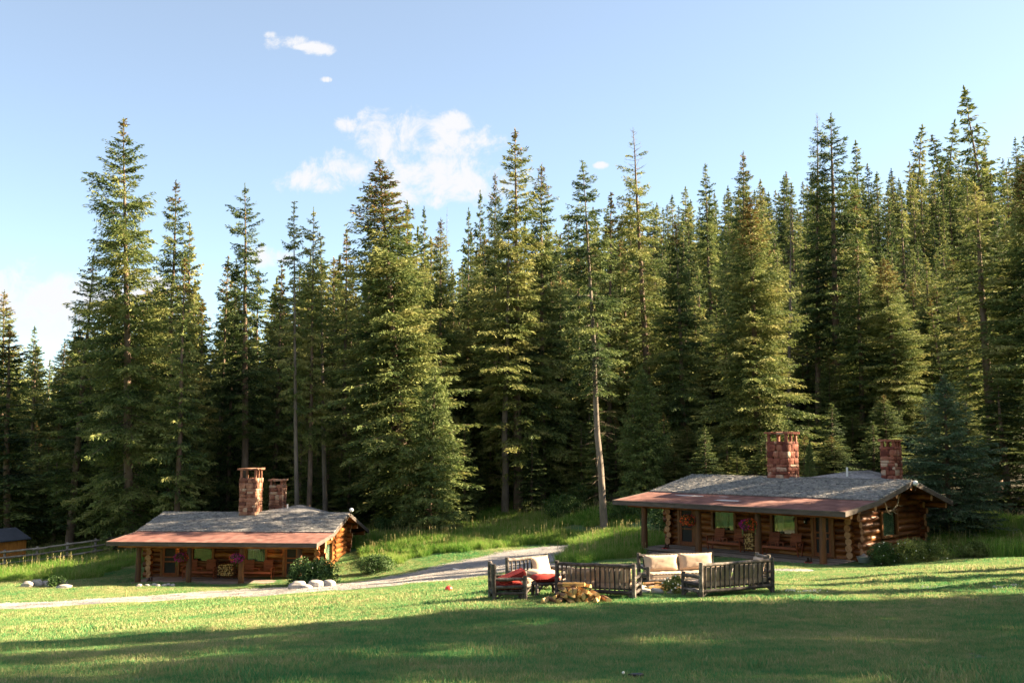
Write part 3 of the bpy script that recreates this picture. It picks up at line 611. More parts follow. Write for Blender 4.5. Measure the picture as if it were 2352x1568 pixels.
# walkway boards beyond the right porch post
wk = MB()
for k in range(11):
    wk.box((1.75 + rnd.uniform(-.05, .05), -.32 + k * .15, -.10), (3.1, .14, .05), rnd.random())
wk.box((1.6, .4, -.2), (2.8, 1.5, .12), .2); wk.build('walkway', M['deck'], right_cabin)
wk = MB(); wk.cyl((.2, -.42, -.14), (1.0, -.47, -.16), .13, .12, 12, .4, 0, 1); wk.build('step_log', [M['post'], M['logend']], right_cabin, smooth='auto')

# antlers on the gable
al = thing('antlers', 'pale elk antlers mounted above the side window of the right cabin', 'antlers', R2W(.15 + .35, 5.2, 2.0), -math.radians(RT))
for s in (-1, 1):
    mb = MB(); pts = [(.0, s * .06, 0), (.18, s * .3, .06), (.3, s * .62, .32), (.3, s * .78, .62), (.22, s * .72, .95)]
    mb.tube(pts, [.035, .032, .028, .022, .008], 7)
    for i, dv in ((1, (.28, s * .02, -.22)), (1, (.3, -s * .1, .02)), (2, (.26, s * .05, -.1)), (3, (.2, -s * .22, .16))):
        a_ = Vector(pts[i]); mb.tube([a_, a_ + Vector(dv) * .6, a_ + Vector(dv) + Vector((0, 0, .08))], [.024, .018, .005], 6)
    mb.build('antler', M['antler'], al, smooth=True)

# ---------------------------------------------------------------- porch things
def settee(name, label, loc, rz, group):
    t = thing(name, label, 'bench', loc, rz, group); Wd = 1.75
    for s in (-1, 1):
        cx = s * .56
        mb = MB()
        for k in range(6):
            mb.box((cx, .26 + k * .022, .50 + k * .095), (.56, .025, .082), rnd.random())
        for dx in (-.2, .2): mb.box((cx + dx, .335, .7), (.05, .025, .66), .3, M=Matrix.Rotation(-.2, 3, 'X'))
        mb.build('backrest', M['settee'], t)
        mb = MB()
        for k in range(5): mb.box((cx, -.2 + k * .1, .40 - k * .012), (.56, .085, .025), rnd.random())
        mb.build('seat', M['settee'], t)
        mb = MB(); mb.box((s * .92, -.02, .64), (.10, .62, .03), .5); mb.build('armrest', M['settee'], t)
        for fx, tilt in ((-.22, .18), (.24, -.22)):
            mb = MB(); mb.box((s * .92, fx, .32), (.035, .07, .66), .4, M=Matrix.Rotation(tilt, 3, 'X')); mb.build('leg', M['settee'], t)
    mb = MB(); mb.box((0, -.27, .37), (Wd, .03, .11), .6); mb.build('apron', M['settee'], t)
    mb = MB(); mb.box((0, -.03, .60), (.42, .42, .03), .5); mb.box((-.19, -.2, .48), (.04, .04, .22), .4); mb.box((.19, -.2, .48), (.04, .04, .22), .4); mb.build('centre_table', M['settee'], t)
    return t
settee('porch_bench', 'red slatted bench between left door and firewood rack, right cabin porch', R2W(-6.05, 1.75), -math.radians(RT), 'red slatted double benches on the porches')
settee('porch_bench', 'red slatted bench between firewood rack and right door, right cabin porch', R2W(-3.0, 1.75), -math.radians(RT), 'red slatted double benches on the porches')
settee('porch_bench', 'dark slatted bench between left door and firewood rack, left cabin porch', L2W(-5.75, 1.85), -math.radians(LT), 'red slatted double benches on the porches')
settee('porch_bench', 'dark slatted bench between firewood rack and right door, left cabin porch', L2W(-2.35, 1.85), -math.radians(LT), 'red slatted double benches on the porches')

def splitlog(seed, ln=.42, r=.06, barkside=True):
    rr = random.Random(seed); mb = MB(); kind = rr.choice([3, 3, 4, 5]); sector = {3: 1.6, 4: 2.4, 5: 6.28}[kind]; pts = []
    if sector < 6:
        pts.append((rr.uniform(-.2, .2) * r, -.45 * r)); n = 5
        for i in range(n + 1):
            a = math.pi / 2 - sector / 2 + sector * i / n; k = r * rr.uniform(.95, 1.25); pts.append((math.cos(a) * k, math.sin(a) * k - .2 * r))
    else:
        n = 9
        for i in range(n): a = 6.283 * i / n; k = r * rr.uniform(.75, .95); pts.append((math.cos(a) * k, math.sin(a) * k))
    m_ = len(pts); j = rr.uniform(-.05, .05)
    vs = [(x, -ln / 2, z) for x, z in pts] + [(x * .95 + j * r, ln / 2, z * 1.02) for x, z in pts]
    for i in range(m_):
        barkf = (sector > 6) or (1 <= i <= n - 1 + 0)
        mb.add([], []); mb.v += [vs[i], vs[(i + 1) % m_], vs[(i + 1) % m_ + m_], vs[i + m_]]; b = len(mb.v) - 4
        mb.f.append((b, b + 1, b + 2, b + 3)); mb.t.append(rr.random()); mb.m.append(1 if barkf else 0)
    b = len(mb.v); mb.v += vs; mb.f += [tuple(b + i for i in range(m_))[::-1], tuple(b + m_ + i for i in range(m_))]; mb.t += [rr.uniform(.2, .9), .5]; mb.m += [0, 0]
    me_ = mb.build('firewood', [M['split'], M['woodbark']]); return me_
LOGS = []
for k in range(7):
    o = splitlog(k * 11 + 3); LOGS.append(o.data); bpy.data.objects.remove(o)
def wood(loc, rot, sc, label, group, k=None):
    o = bpy.data.objects.new('firewood_log', LOGS[rnd.randrange(7) if k is None else k]); C.objects.link(o); o.location = loc; o.rotation_euler = rot; o.scale = sc
    return tag(o, label, 'firewood', group)
def rack(label, conv, u, w, th, wdt, hgt, lbl, grp, cell=.125):
    t = thing('firewood_rack', label, 'rack', conv(u, w), -math.radians(th), 'black iron firewood racks on the porches')
    mb = MB()
    for s in (-1, 1):
        for y in (-.18, .18): mb.cyl((s * (wdt / 2 + .04), y, 0), (s * (wdt / 2 + .04), y, hgt + .3), .014, .014, 6)
    for y in (-.18, .18): mb.cyl((-wdt / 2 - .04, y, .16), (wdt / 2 + .04, y, .16), .014, .014, 6)
    mb.build('frame', M['iron'], t)
    for s in (-1, 1):
        mb = MB()
        for i in range(10):
            a0, a1 = i * .6, (i + 1) * .6; r0 = .09 - i * .007
            mb.cyl((s * (wdt / 2 + .0 - r0 * math.cos(a0) * 1), -.18, hgt + .3 + r0 * math.sin(a0)), (s * (wdt / 2 - (r0 - .007) * math.cos(a1)), -.18, hgt + .3 + (r0 - .007) * math.sin(a1)), .01, .01, 5)
        mb.build('scroll', M['iron'], t)
    nx_ = int(wdt / cell); nz = int(hgt / (cell * .88)); base = .16 + cell / 2
    for j in range(nz):
        for i in range(nx_):
            x = -wdt / 2 + cell * (i + .5 + (.25 if j % 2 else -.1)) + rnd.uniform(-.012, .012)
            if abs(x) > wdt / 2 - .03: continue
            if j == nz - 1 and i < nx_ * .0: continue
            p = conv(u + x, w + rnd.uniform(-.03, .03), base + j * cell * .88 + rnd.uniform(-.008, .008))
            wood(p, (0, rnd.uniform(0, 6.28), -math.radians(th) + rnd.uniform(-.05, .05)), (rnd.uniform(.95, 1.2),) * 3, lbl, grp)
rack('narrow black iron firewood rack on the right cabin porch', R2W, -4.55, 1.7, RT, .62, .80, 'split firewood log stacked in the narrow rack on the right cabin porch', 'logs in the right cabin rack')
rack('wide black iron firewood rack on the left cabin porch', L2W, -4.15, 1.9, LT, .92, .66, 'split firewood log stacked in the wide rack on the left cabin porch', 'logs in the left cabin rack')

def basket(label, loc, seed, hang):
    t = thing('flower_basket', label, 'flowers', loc, seed, 'hanging flower baskets on the porches'); rs = random.Random(seed)
    mb = MB(); mb.cyl((0, 0, -.16), (0, 0, .02), .13, .22, 14, .5); mb.build('pot', M['woodbark'], t)
    mb = MB()
    for a in range(3): mb.cyl((.2 * math.cos(a * 2.1), .2 * math.sin(a * 2.1), .02), (0, 0, hang), .006, .006, 4)
    mb.build('hanger', M['iron'], t)
    for nm, mt_, n, side in (('leaves', 'shrub', 700, 0), ('orange_flowers', 'orangef', 420, -1), ('purple_flowers', 'purplef', 420, 1)):
        mb = MB()
        for _ in range(n):
            a = rs.uniform(0, 6.283); z = rs.uniform(-.9, 1); k = math.sqrt(max(0, 1 - z * z)); ra = rs.uniform(.55, 1) if side == 0 else rs.uniform(.85, 1.08)
            x = math.cos(a) * k * .46 * ra; y = math.sin(a) * k * .40 * ra; zz = z * .27 * ra + .02
            if side and (x + .28 * math.sin(zz * 14 + seed) * .5 + rs.gauss(0, .14)) * side < -.02: continue
            s = rs.uniform(.022, .042); u_ = Vector((rs.gauss(0, 1), rs.gauss(0, 1), rs.gauss(0, 1))).normalized(); v_ = u_.orthogonal().normalized(); c_ = Vector((x, y, zz))
            mb.quad(c_ - u_ * s, c_ + v_ * s, c_ + u_ * s, c_ - v_ * s, rs.random())
        mb.build(nm, M[mt_], t)
    mb = MB()
    for k in range(7):
        a = rs.uniform(0, 6.28); x, y = .34 * math.cos(a), .3 * math.sin(a)
        ln = rs.uniform(.2, .5)
        for i in range(int(ln / .02)):
            c_ = Vector((x + rs.gauss(0, .015), y + rs.gauss(0, .015), -.1 - i * .02)); mb.quad(c_ + Vector((-.02, 0, 0)), c_ + Vector((0, .01, -.02)), c_ + Vector((.02, 0, 0)), c_ + Vector((0, 0, .02)), rs.random())
    mb.build('trailing_stems', M['shrublight'], t)
basket('hanging basket of orange and purple flowers by the left door of the right cabin', R2W(-6.92, -.12, 1.48), 1.0, .55)
basket('hanging basket of orange and purple flowers above the firewood rack of the right cabin', R2W(-3.55, -.12, 1.46), 2.6, .55)
basket('hanging basket of flowers by the left door of the left cabin', L2W(-6.0, -.1, 1.38), 4.1, .5)
basket('hanging basket of flowers by the firewood rack of the left cabin', L2W(-2.85, -.1, 1.36), 5.3, .5)

def boot(loc, rz, label, group):
    mb = MB()
    vs = []; n = 10; prof = [(-.12, .045, .0, .09), (-.05, .045, 0, .10), (.03, .05, 0, .075), (.10, .052, 0, .06), (.15, .04, 0, .045), (.17, .02, .005, .03)]
    for (y, hw, z0, z1) in prof:
        for i in range(n):
            a = 6.283 * i / n; vs.append((math.cos(a) * hw, -y, z0 + (z1 - z0) * (.5 + .5 * math.sin(a))))
    mb.add(vs, [(k * n + i, k * n + (i + 1) % n, (k + 1) * n + (i + 1) % n, (k + 1) * n + i) for k in range(5) for i in range(n)] + [tuple(range(n))[::-1], tuple(range(5 * n, 6 * n))], .4)
    mb.cyl((0, .07, .05), (0, .075, .19), .052, .05, 12, .4)
    o = mb.build('boot', M['boot'], smooth='auto'); o.location = loc; o.rotation_euler = (0, 0, rz)
    tag(o, label, 'boot', group)
    mb = MB(); mb.box((0, -.02, -.004), (.09, .29, .018), .2); mb.build('sole', M['redplastic'] if 'right' in group else M['iron'], o)
for (cv, u, w, th, lb, gr) in ((R2W, -8.75, .42, RT, 'dark boot at the left end of the right cabin deck, beside its pair', 'boots at the left end of the right porch'),
                               (R2W, -.75, -.02, RT, 'dark boot by the corner post of the right cabin deck, beside its pair', 'boots by the corner post of the right porch'),
                               (L2W, -8.1, .35, LT, 'black boot at the left end of the left cabin deck, beside its pair', 'boots on the left porch')):
    for k in range(2): boot(cv(u + k * .16, w, .012), -math.radians(th) + .2 * k, lb, gr)
t = thing('metal_tub', 'galvanised metal tub with a lid beside the right cabin wall', 'tub', (PX(1985, 1290, 44.4)[0], 44.4, PX(1985, 1291, 44.4)[2]))
mb = MB(); mb.cyl((0, 0, 0), (0, 0, .24), .24, .31, 24); mb.cyl((0, 0, .15), (0, 0, .17), .295, .30, 24); mb.build('body', M['zinc'], t, smooth='auto')
mb = MB(); mb.cyl((0, 0, .245), (0, 0, .265), .34, .34, 24); mb.cyl((0, 0, .266), (0, 0, .32), .32, .08, 24); ld = mb.build('lid', M['zinc'], t, smooth='auto')
mb = MB(); mb.tube([(-.05, 0, .32), (-.04, 0, .37), (.04, 0, .37), (.05, 0, .32)], [.012] * 4, 6); mb.build('handle', M['zinc'], ld)
mb = MB(); mb.box((0, 0, .02), (.8, .5, .02)); o = mb.build('doormat', M['mat_']); o.location = R2W(-1.18, 1.9, 0); o.rotation_euler = (0, 0, -math.radians(RT)); tag(o, 'brown doormat before the right door of the right cabin', 'doormat')

# ---------------------------------------------------------------- far cabins, shed, fence
def far_cabin(label, loc, rz, sc, lit):
    t = thing('log_cabin', label, 'cabin', loc, rz); t.scale = (sc, sc, sc)
    mb = MB()
    for k in range(9):
        z = .15 + k * .3
        for y in (-2.5, 2.5): mb.cyl((-3.6, y, z), (3.6, y, z), .16, .16, 8, rnd.random())
        for x in (-3.2, 3.2): mb.cyl((x, -2.9, z + .15), (x, 2.9, z + .15), .16, .16, 8, rnd.random())
    mb.build('log_wall', M['log'], t, smooth='auto')
    mb = MB()
    for y in (-2.5, 2.5): mb.add([(-3.2, y, 2.8), (3.2, y, 2.8), (0, y, 4.2)], [(0, 1, 2)])
    mb.box((0, 0, 1.4), (6.1, 4.8, 2.7)); mb.build('gable', M['blackin'], t)  # near-black gable and inner block stand in for the unlit inside
    mb = MB()
    for s in (-1, 1):
        for i in range(22):
            y = -3.6
            while y < 3.4:
                wd_ = rnd.uniform(.2, .4); x0 = s * (4.1 - i * .19); x1 = s * max(0, 4.1 - i * .19 - .26); z0 = 4.4 - abs(x0) * .44; z1 = 4.4 - abs(x1) * .44
                P_ = [(x0, y, z0 + .04), (x0, y + wd_ - .015, z0 + .04), (x1, y + wd_ - .015, z1 + .01), (x1, y, z1 + .01)]; mb.add(P_ if s > 0 else P_[::-1], [(0, 1, 2, 3)], rnd.random()); y += wd_
    mb.build('shingle_roof', M['shingle'], t)
    mb = MB()
    for s in (-1, 1): mb.add([(0, -3.62, 4.38), (s * 4.1, -3.62, 2.58), (s * 4.1, -3.62, 2.36), (0, -3.62, 4.14), (0, -3.56, 4.38), (s * 4.1, -3.56, 2.58), (s * 4.1, -3.56, 2.36), (0, -3.56, 4.14)], [(0, 1, 2, 3), (7, 6, 5, 4), (3, 2, 6, 7), (0, 4, 5, 1)], .3)
    mb.build('rake_board', M['fascia'], t)
    mb = MB(); mb.cyl((1.2, .8, 3.5), (1.2, .8, 5.2), .09, .09, 10); mb.cyl((1.2, .8, 5.25), (1.2, .8, 5.35), .16, .05, 10); mb.build('stove_pipe', M['iron'], t, smooth='auto')
    if lit:
        mb = MB(); mb.blob((1.9, -3.45, 3.0), (.07, .07, .07), 2, 0); mb.build('porch_lamp', M['lampon'], t, smooth=True)
a = PX(1583, 1075, 72); zf = a[2] - 4.4 * .82 - .2
far_cabin('small dark cabin with stove pipe behind the left end of the right cabin roof', (a[0], a[1], zf), math.radians(-24), .62, True)
a = PX(1890, 1046, 84); far_cabin('distant log cabin roof glimpsed through trees right of the big red chimney', (a[0], a[1], a[2] - 3.9 * .8), math.radians(-60), .8, False)

a = PX(-20, 1300, 72); t = thing('garden_shed', 'small orange board shed with a dark roof at the left edge', 'shed', (PX(-14, 1280, 70.5)[0], 70.5, PX(10, 1307, 70.5)[2]), math.radians(-22))
mb = MB(); w_, d_, h_ = 1.3, 1.5, 2.05
for i in range(18):
    x0 = -w_ + i * (2 * w_ / 18); mb.box((x0 + w_ / 18, -d_ + .01, h_ / 2 + .1), (2 * w_ / 18 - .012, .03, h_ + .35 + .0), rnd.random())
for i in range(20):
    y0 = -d_ + i * (2 * d_ / 20); mb.box((w_, y0 + d_ / 20, h_ / 2), (.03, 2 * d_ / 20 - .012, h_), rnd.random()); mb.box((-w_, y0 + d_ / 20, h_ / 2), (.03, 2 * d_ / 20 - .012, h_), rnd.random())
mb.add([(-w_, -d_ - .0, h_), (w_, -d_, h_), (0, -d_, h_ + .62)], [(0, 1, 2)]); mb.add([(-w_, d_, 0), (w_, d_, 0), (w_, d_, h_), (0, d_, h_ + .62), (-w_, d_, h_)], [(4, 3, 2, 1, 0)])
mb.build('board_wall', M['shed'], t)
mb = MB()
for s in (-1, 1):
    P_ = [(0, -d_ - .25, h_ + .72), (s * (w_ + .25), -d_ - .25, h_ + .0), (s * (w_ + .25), d_ + .2, h_ + .0), (0, d_ + .2, h_ + .72)]; mb.slab(P_ if s < 0 else P_[::-1], .07)
mb.build('roof', M['bluetin'], t)
mb = MB(); mb.box((-.55, -d_ - .02, 1.9), (.35, .03, .22)); mb.build('vent', M['iron'], t)

fpx = [(-90, 1318), (7, 1305), (82, 1292), (152, 1277), (217, 1263), (275, 1250), (330, 1240)]
fds = [66, 67, 68, 69.5, 71, 72.5, 74]
ft = thing('rail_fence', 'weathered three-rail log fence running up the bank behind the left cabin', 'fence', PX(fpx[1][0], fpx[1][1], fds[1]))
fo_ = Vector(ft.location)
fp = [Vector(PX(x, y, d)) for (x, y), d in zip(fpx, fds)]
for p in fp: p.z = gz(p.x, p.y) + .05
for i, p in enumerate(fp):
    mb = MB(); q_ = p - fo_; mb.cyl(q_ + Vector((0, .12, -.3)), q_ + Vector((0, .12, 1.25)), .09, .08, 8, rnd.random()); mb.build('fence_post', M['rail'], ft, smooth='auto')
    if i < len(fp) - 1:
        d_ = (fp[i + 1] - p)
        for h_ in (.35, .72, 1.1):
            a_ = q_ - d_ * .08 + Vector((0, (.0 if i % 2 else -.13), h_)); b_ = q_ + d_ * 1.08 + Vector((0, (.0 if i % 2 else -.13), h_ + .02))
            mb = MB(); mb.cyl(a_, b_, .075, .06, 8, rnd.random(), wob=.02, seg=4); mb.build('rail', M['rail'], ft, smooth='auto')

# ---------------------------------------------------------------- log furniture round the fire pit
def log_seat(name, label, cat, loc, rz, Wd, nsp, group, depth=.74, slope=0):
    """front faces -y"""
    t = thing(name, label, cat, loc, rz, group); t.rotation_euler = (0, -slope, rz)
    hb, hf, y0, y1 = .98, .66, -depth / 2, depth / 2; X = Wd / 2
    g = lambda: rnd.random()
    for s in (-1, 1):
        mb = MB(); mb.cyl((s * X, y1, -.05), (s * X + rnd.uniform(-.01, .01), y1 + .02, hb), .062, .056, 12, g(), seg=4, wob=.006, bulge=.04); mb.build('back_post', M['grey'], t, smooth='auto')
        mb = MB(); mb.cyl((s * X, y0, -.05), (s * X, y0, hf), .06, .056, 12, g(), seg=3, wob=.006, bulge=.04); mb.build('front_post', M['grey'], t, smooth='auto')
        for z_ in (.58, .38, .21):
            mb = MB(); mb.cyl((s * X, y0 + .02, z_), (s * X, y1 - .02, z_), .045, .045, 10, g(), seg=3, wob=.006, bulge=.05); mb.build('arm_rail', M['grey'], t, smooth='auto')
        for yy in (y0, y1):
            mb = MB(); k = 1 if yy < 0 else -1
            mb.cyl((s * X, yy, .03), (s * X, yy + k * .2, .2), .028, .026, 8, g()); mb.cyl((s * X, yy, .03), (s * (X - .2), yy, .2), .028, .026, 8, g()); mb.build('brace', M['grey'], t, smooth='auto')
    mb = MB(); mb.cyl((-X, y1, .90), (X, y1, .90), .052, .048, 12, g(), seg=8, wob=.008, bulge=.05); mb.build('top_rail', M['grey'], t, smooth='auto')
    mb = MB(); mb.cyl((-X, y1, .21), (X, y1, .21), .052, .05, 12, g(), seg=8, wob=.008, bulge=.05); mb.cyl((-X, y0, .25), (X, y0, .25), .055, .05, 12, g(), seg=8, wob=.008, bulge=.05); mb.build('seat_rail', M['grey'], t, smooth='auto')
    for i in range(nsp):
        x = -X + Wd * (i + 1) / (nsp + 1); mb = MB(); mb.cyl((x + rnd.uniform(-.01, .01), y1 - .02, .22), (x + rnd.uniform(-.015, .015), y1 - .005, .88), .024, .026, 8, g()); mb.build('spindle', M['grey'], t, smooth='auto')
    mb = MB()
    for k in range(5): mb.box((0, y0 + .1 + k * .135, .285), (Wd - .08, .1, .03), g())
    mb.build('seat_slats', M['grey'], t)
    return t
def cushion(name, label, parentloc, rz, c, size, mt_, group, rot=(0, 0, 0), pillow=False, seed=0):
    """rounded box cushion; own top-level thing. c local offset in the seat's frame"""
    import bmesh
    rr = random.Random(seed); mb = MB(); n = 18; w_, d_, h_ = size; vs = []; bm = bmesh.new(); bmesh.ops.create_cube(bm, size=2); bmesh.ops.subdivide_edges(bm, edges=bm.edges[:], cuts=9, use_grid_fill=True)
    ph = [rr.uniform(0, 6) for _ in range(6)]
    for v in bm.verts:
        x, y, z = v.co
        def rd(a, b, c_): return a * math.sqrt(max(0, 1 - b * b / 2 * .22 - c_ * c_ / 2 * .22))
        if pillow:
            e = max(abs(x), abs(y)); th_ = (1 - min(1, e) ** 4) ** .5 * .92 + .08 if e < 1 else .08
            X_ = x * (1 - .07 * (1 - abs(y) ** 2)) ; Y_ = y * (1 - .07 * (1 - abs(x) ** 2)); Z_ = z * th_
        else:
            ex = 1 - .10 * abs(z) ** 3; X_ = x * (1 - .03 * z * z * abs(y)) * (.985 + .015 * (1 - z * z)); Y_ = y * (.985 + .015 * (1 - z * z)); Z_ = z * (1 - .16 * (x ** 6 + y ** 6) / 1) * (1 + .06 * math.cos(x * 1.4) * math.cos(y * 1.4))
        wr = .012 * math.sin(x * 7 + ph[0] + y * 3) * math.sin(y * 5 + ph[1]) + .008 * math.sin(x * 13 + ph[2] + 4 * y)
        vs.append((X_ * w_ / 2 + wr * .3, Y_ * d_ / 2, Z_ * h_ / 2 + wr * (1 if z > 0 else .4)))
    mb.add(vs, [tuple(v.index for v in f.verts) for f in bm.faces], .5); bm.free()
    o = mb.build(name, M[mt_], smooth=True)
    mt = Matrix.Translation(parentloc) @ Matrix.Rotation(rz, 4, 'Z') @ Matrix.Translation(c) @ Euler(rot).to_matrix().to_4x4()
    o.matrix_world = mt; o.location, o.rotation_euler = mt.to_translation(), mt.to_euler()
    tag(o, label, 'cushion', group)
    mb = MB()      # piping cord round the top and bottom seams
    zz = 0 if pillow else 1
    for sgn in ((0,) if pillow else (-1, 1)):
        pts = []
        m_ = 40
        for i in range(m_ + 1):
            a_ = 2 * math.pi * i / m_; cx, cy = math.cos(a_), math.sin(a_); k = 1 / max(abs(cx), abs(cy)); x, y = max(-1, min(1, cx * k)), max(-1, min(1, cy * k))
            if pillow: pts.append((x * (1 - .07 * (1 - y * y)) * w_ / 2, y * (1 - .07 * (1 - x * x)) * d_ / 2, 0))
            else: pts.append((x * w_ / 2 * .99, y * d_ / 2 * .99, sgn * h_ / 2 * .84))
        mb.tube(pts, [.009] * len(pts), 5)
    mb.build('piping', M[mt_], o, smooth=True)
    return o
def gl(x, y): return (x, y, gz(x, y))
def rotf(fx, fy): return math.atan2(fx, -fy)      # facing (fx,fy) -> rz for a thing whose front is -y
SEAT = 'weathered log seats round the fire pit'
# C: sofa with its back to us, left of centre
pl = PX(1279.5, 1385, 27.25); pr = PX(1456, 1379, 26.9)
def from_back(pL, pR, depth=.74, flip=1):
    """pL, pR: back posts as seen; returns centre and facing away from us"""
    ax = Vector((pR[0] - pL[0], pR[1] - pL[1])); Wd = ax.length; ax.normalize(); f = Vector((-ax.y, ax.x)) * flip; mid = Vector(((pR[0] + pL[0]) / 2, (pR[1] + pL[1]) / 2)) + f * depth / 2
    return mid, f, Wd
def place(name, label, cat, pL, pR, nsp, flip=1):
    mid, f, Wd = from_back(pL, pR, flip=flip); z = gz(mid.x, mid.y); loc = (mid.x, mid.y, z); rz = rotf(f.x, f.y); tt = log_seat(name, label, cat, loc, rz, Wd, nsp, SEAT); return loc, rz, Wd
def XY(px, d): r = ray(px, 1340); return (r[0] / r[1] * d, d)
cl, cr, cw = place('log_sofa', 'weathered log sofa with its slatted back to us, behind the pile of split firewood', 'sofa', XY(1279.5, 27.45), XY(1456, 26.75), 15)
CG = 'tan cushions on the log seats'
cushion('seat_cushion', 'tan seat cushion in the left half of the log sofa behind the firewood pile', cl, cr, (cw * .24, -.03, .37), (cw * .47, .62, .13), 'cush', CG, seed=1)
cushion('seat_cushion', 'tan seat cushion in the right half of the log sofa behind the firewood pile', cl, cr, (-cw * .24, -.03, .37), (cw * .47, .62, .13), 'cush', CG, seed=2)
cushion('back_cushion', 'tan back cushion leaning low at left in the sofa behind the firewood pile', cl, cr, (cw * .22, .10, .58), (cw * .42, .5, .2), 'cush', CG, rot=(1.0, 0, 0), pillow=True, seed=3)
cushion('back_cushion', 'tan back cushion upright in the right half of the log sofa behind the firewood pile', cl, cr, (-cw * .22, .20, .64), (cw * .48, .52, .2), 'cush', CG, rot=(1.35, 0, 0), pillow=True, seed=4)
# E: sofa with its back to us, right
el, er, ewd = place('log_sofa', 'dark weathered log sofa with its closely slatted back to us, rightmost of the front seats', 'sofa', XY(1610, 27.0), XY(1774, 28.2), 14)
cushion('seat_cushion', 'tan seat cushion in the left half of the rightmost front log sofa', el, er, (ewd * .24, -.03, .37), (ewd * .47, .62, .13), 'cush', CG, seed=5)
cushion('seat_cushion', 'tan seat cushion in the right half of the rightmost front log sofa', el, er, (-ewd * .24, -.03, .37), (ewd * .47, .62, .13), 'cush', CG, seed=6)
cushion('back_cushion', 'tan back cushion behind the left spindles of the rightmost front log sofa', el, er, (ewd * .23, .17, .62), (ewd * .47, .52, .2), 'cush', CG, rot=(1.3, 0, 0), pillow=True, seed=7)
cushion('back_cushion', 'tan back cushion behind the right spindles of the rightmost front log sofa', el, er, (-ewd * .23, .17, .62), (ewd * .47, .52, .2), 'cush', CG, rot=(1.3, 0, 0), pillow=True, seed=8)
# D: sofa facing us across the pit
dl, dr, dw_ = place('log_sofa', 'weathered log sofa facing us across the fire pit with two plump tan cushions', 'sofa', XY(1468, 30.5), XY(1636, 31.1), 14, flip=-1)
cushion('seat_cushion', 'left tan seat cushion of the log sofa that faces us', dl, dr, (-dw_ * .24, -.05, .37), (dw_ * .475, .66, .16), 'cush', CG, seed=9)
cushion('seat_cushion', 'right tan seat cushion of the log sofa that faces us', dl, dr, (dw_ * .24, -.05, .37), (dw_ * .475, .66, .16), 'cush', CG, seed=10)
cushion('back_cushion', 'left tan back cushion of the log sofa that faces us', dl, dr, (-dw_ * .235, .17, .68), (dw_ * .47, .50, .24), 'cush', CG, rot=(1.33, 0, 0), pillow=True, seed=11)
cushion('back_cushion', 'right tan back cushion of the log sofa that faces us', dl, dr, (dw_ * .235, .17, .70), (dw_ * .47, .50, .24), 'cush', CG, rot=(1.33, 0, 0), pillow=True, seed=12)
# A: armchair seen from its side, far left
mid = Vector(XY(1166, 27.15)); loc = (mid.x, mid.y, gz(*mid)); rzA = rotf(.985, .17)
log_seat('log_armchair', 'weathered log armchair seen from its side, leftmost seat, with red cushions', 'armchair', loc, rzA, .68, 5, SEAT, depth=.82)
RG = 'red cushions on the log seats'
cushion('seat_cushion', 'red seat cushion of the leftmost log armchair', loc, rzA, (0, -.02, .39), (.56, .66, .16), 'red', RG, seed=13)
cushion('back_cushion', 'red back cushion tipped forward in the leftmost log armchair', loc, rzA, (0, -.10, .60), (.56, .74, .15), 'red', RG, rot=(-.36, 0, 0), seed=14)
# B: loveseat facing right, behind
pL_, pR_ = XY(1166, 28.9), XY(1256, 29.9)
bl, br_, bw_ = place('log_loveseat', 'sunlit log loveseat with loose tan cushions, behind the red armchair', 'loveseat', pL_, pR_, 9, flip=-1)
cushion('seat_cushion', 'tan seat cushion of the log loveseat behind the red armchair', bl, br_, (0, -.05, .37), (bw_ * .93, .64, .15), 'cush', CG, seed=15)
cushion('back_cushion', 'tan pillow upright against the back of the log loveseat behind the red armchair', bl, br_, (bw_ * .2, .12, .68), (.72, .55, .22), 'cush', CG, rot=(1.25, 0, .1), pillow=True, seed=16)
cushion('back_cushion', 'tan pillow lying flat on the log loveseat behind the red armchair', bl, br_, (bw_ * .05, -.12, .53), (.9, .55, .18), 'cush', CG, rot=(.12, 0, .1), pillow=True, seed=17)
# F: armchair facing left, behind E
pL_, pR_ = XY(1739.5, 31.4), XY(1765.5, 30.75)
fa = Vector((pR_[0] - pL_[0], pR_[1] - pL_[1])); mid, f, Wd = from_back(pL_, pR_, flip=-1)
fl_, fr_, fw_ = place('log_armchair', 'log armchair facing left with a red cushion, half hidden behind the rightmost sofa', 'armchair', pL_, pR_, 5, flip=-1)
cushion('seat_cushion', 'red seat cushion of the armchair behind the rightmost sofa', fl_, fr_, (0, -.05, .40), (fw_ * .85, .66, .18), 'red', RG, seed=18)
cushion('back_cushion', 'tan pillow leaning against the back of the armchair behind the rightmost sofa', fl_, fr_, (0, .2, .66), (.5, .45, .18), 'cush', CG, rot=(1.3, 0, 0), pillow=True, seed=19)
# ottoman
mid = Vector(XY(1252, 28.0)); loc = (mid.x, mid.y, gz(*mid)); t = thing('log_footstool', 'low log footstool under a red cushion between the armchair and the front sofa', 'footstool', loc, .25)
for sx in (-1, 1):
    for sy in (-1, 1):
        mb = MB(); mb.cyl((sx * .30, sy * .2, -.04), (sx * .29, sy * .2, .36), .05, .048, 10, rnd.random()); mb.build('leg', M['grey'], t, smooth='auto')
mb = MB()
for s in (-1, 1):
    mb.cyl((-.3, s * .2, .33), (.3, s * .2, .33), .04, .04, 8, .6); mb.cyl((s * .3, -.2, .33), (s * .3, .2, .33), .04, .04, 8, .6); mb.cyl((s * .3, -.2, .05), (s * .12, -.2, .31), .026, .026, 8, .5)
for k in range(4): mb.box((0, -.15 + .1 * k, .375), (.6, .08, .02), rnd.random())
mb.build('top_frame', M['grey'], t, smooth='auto')
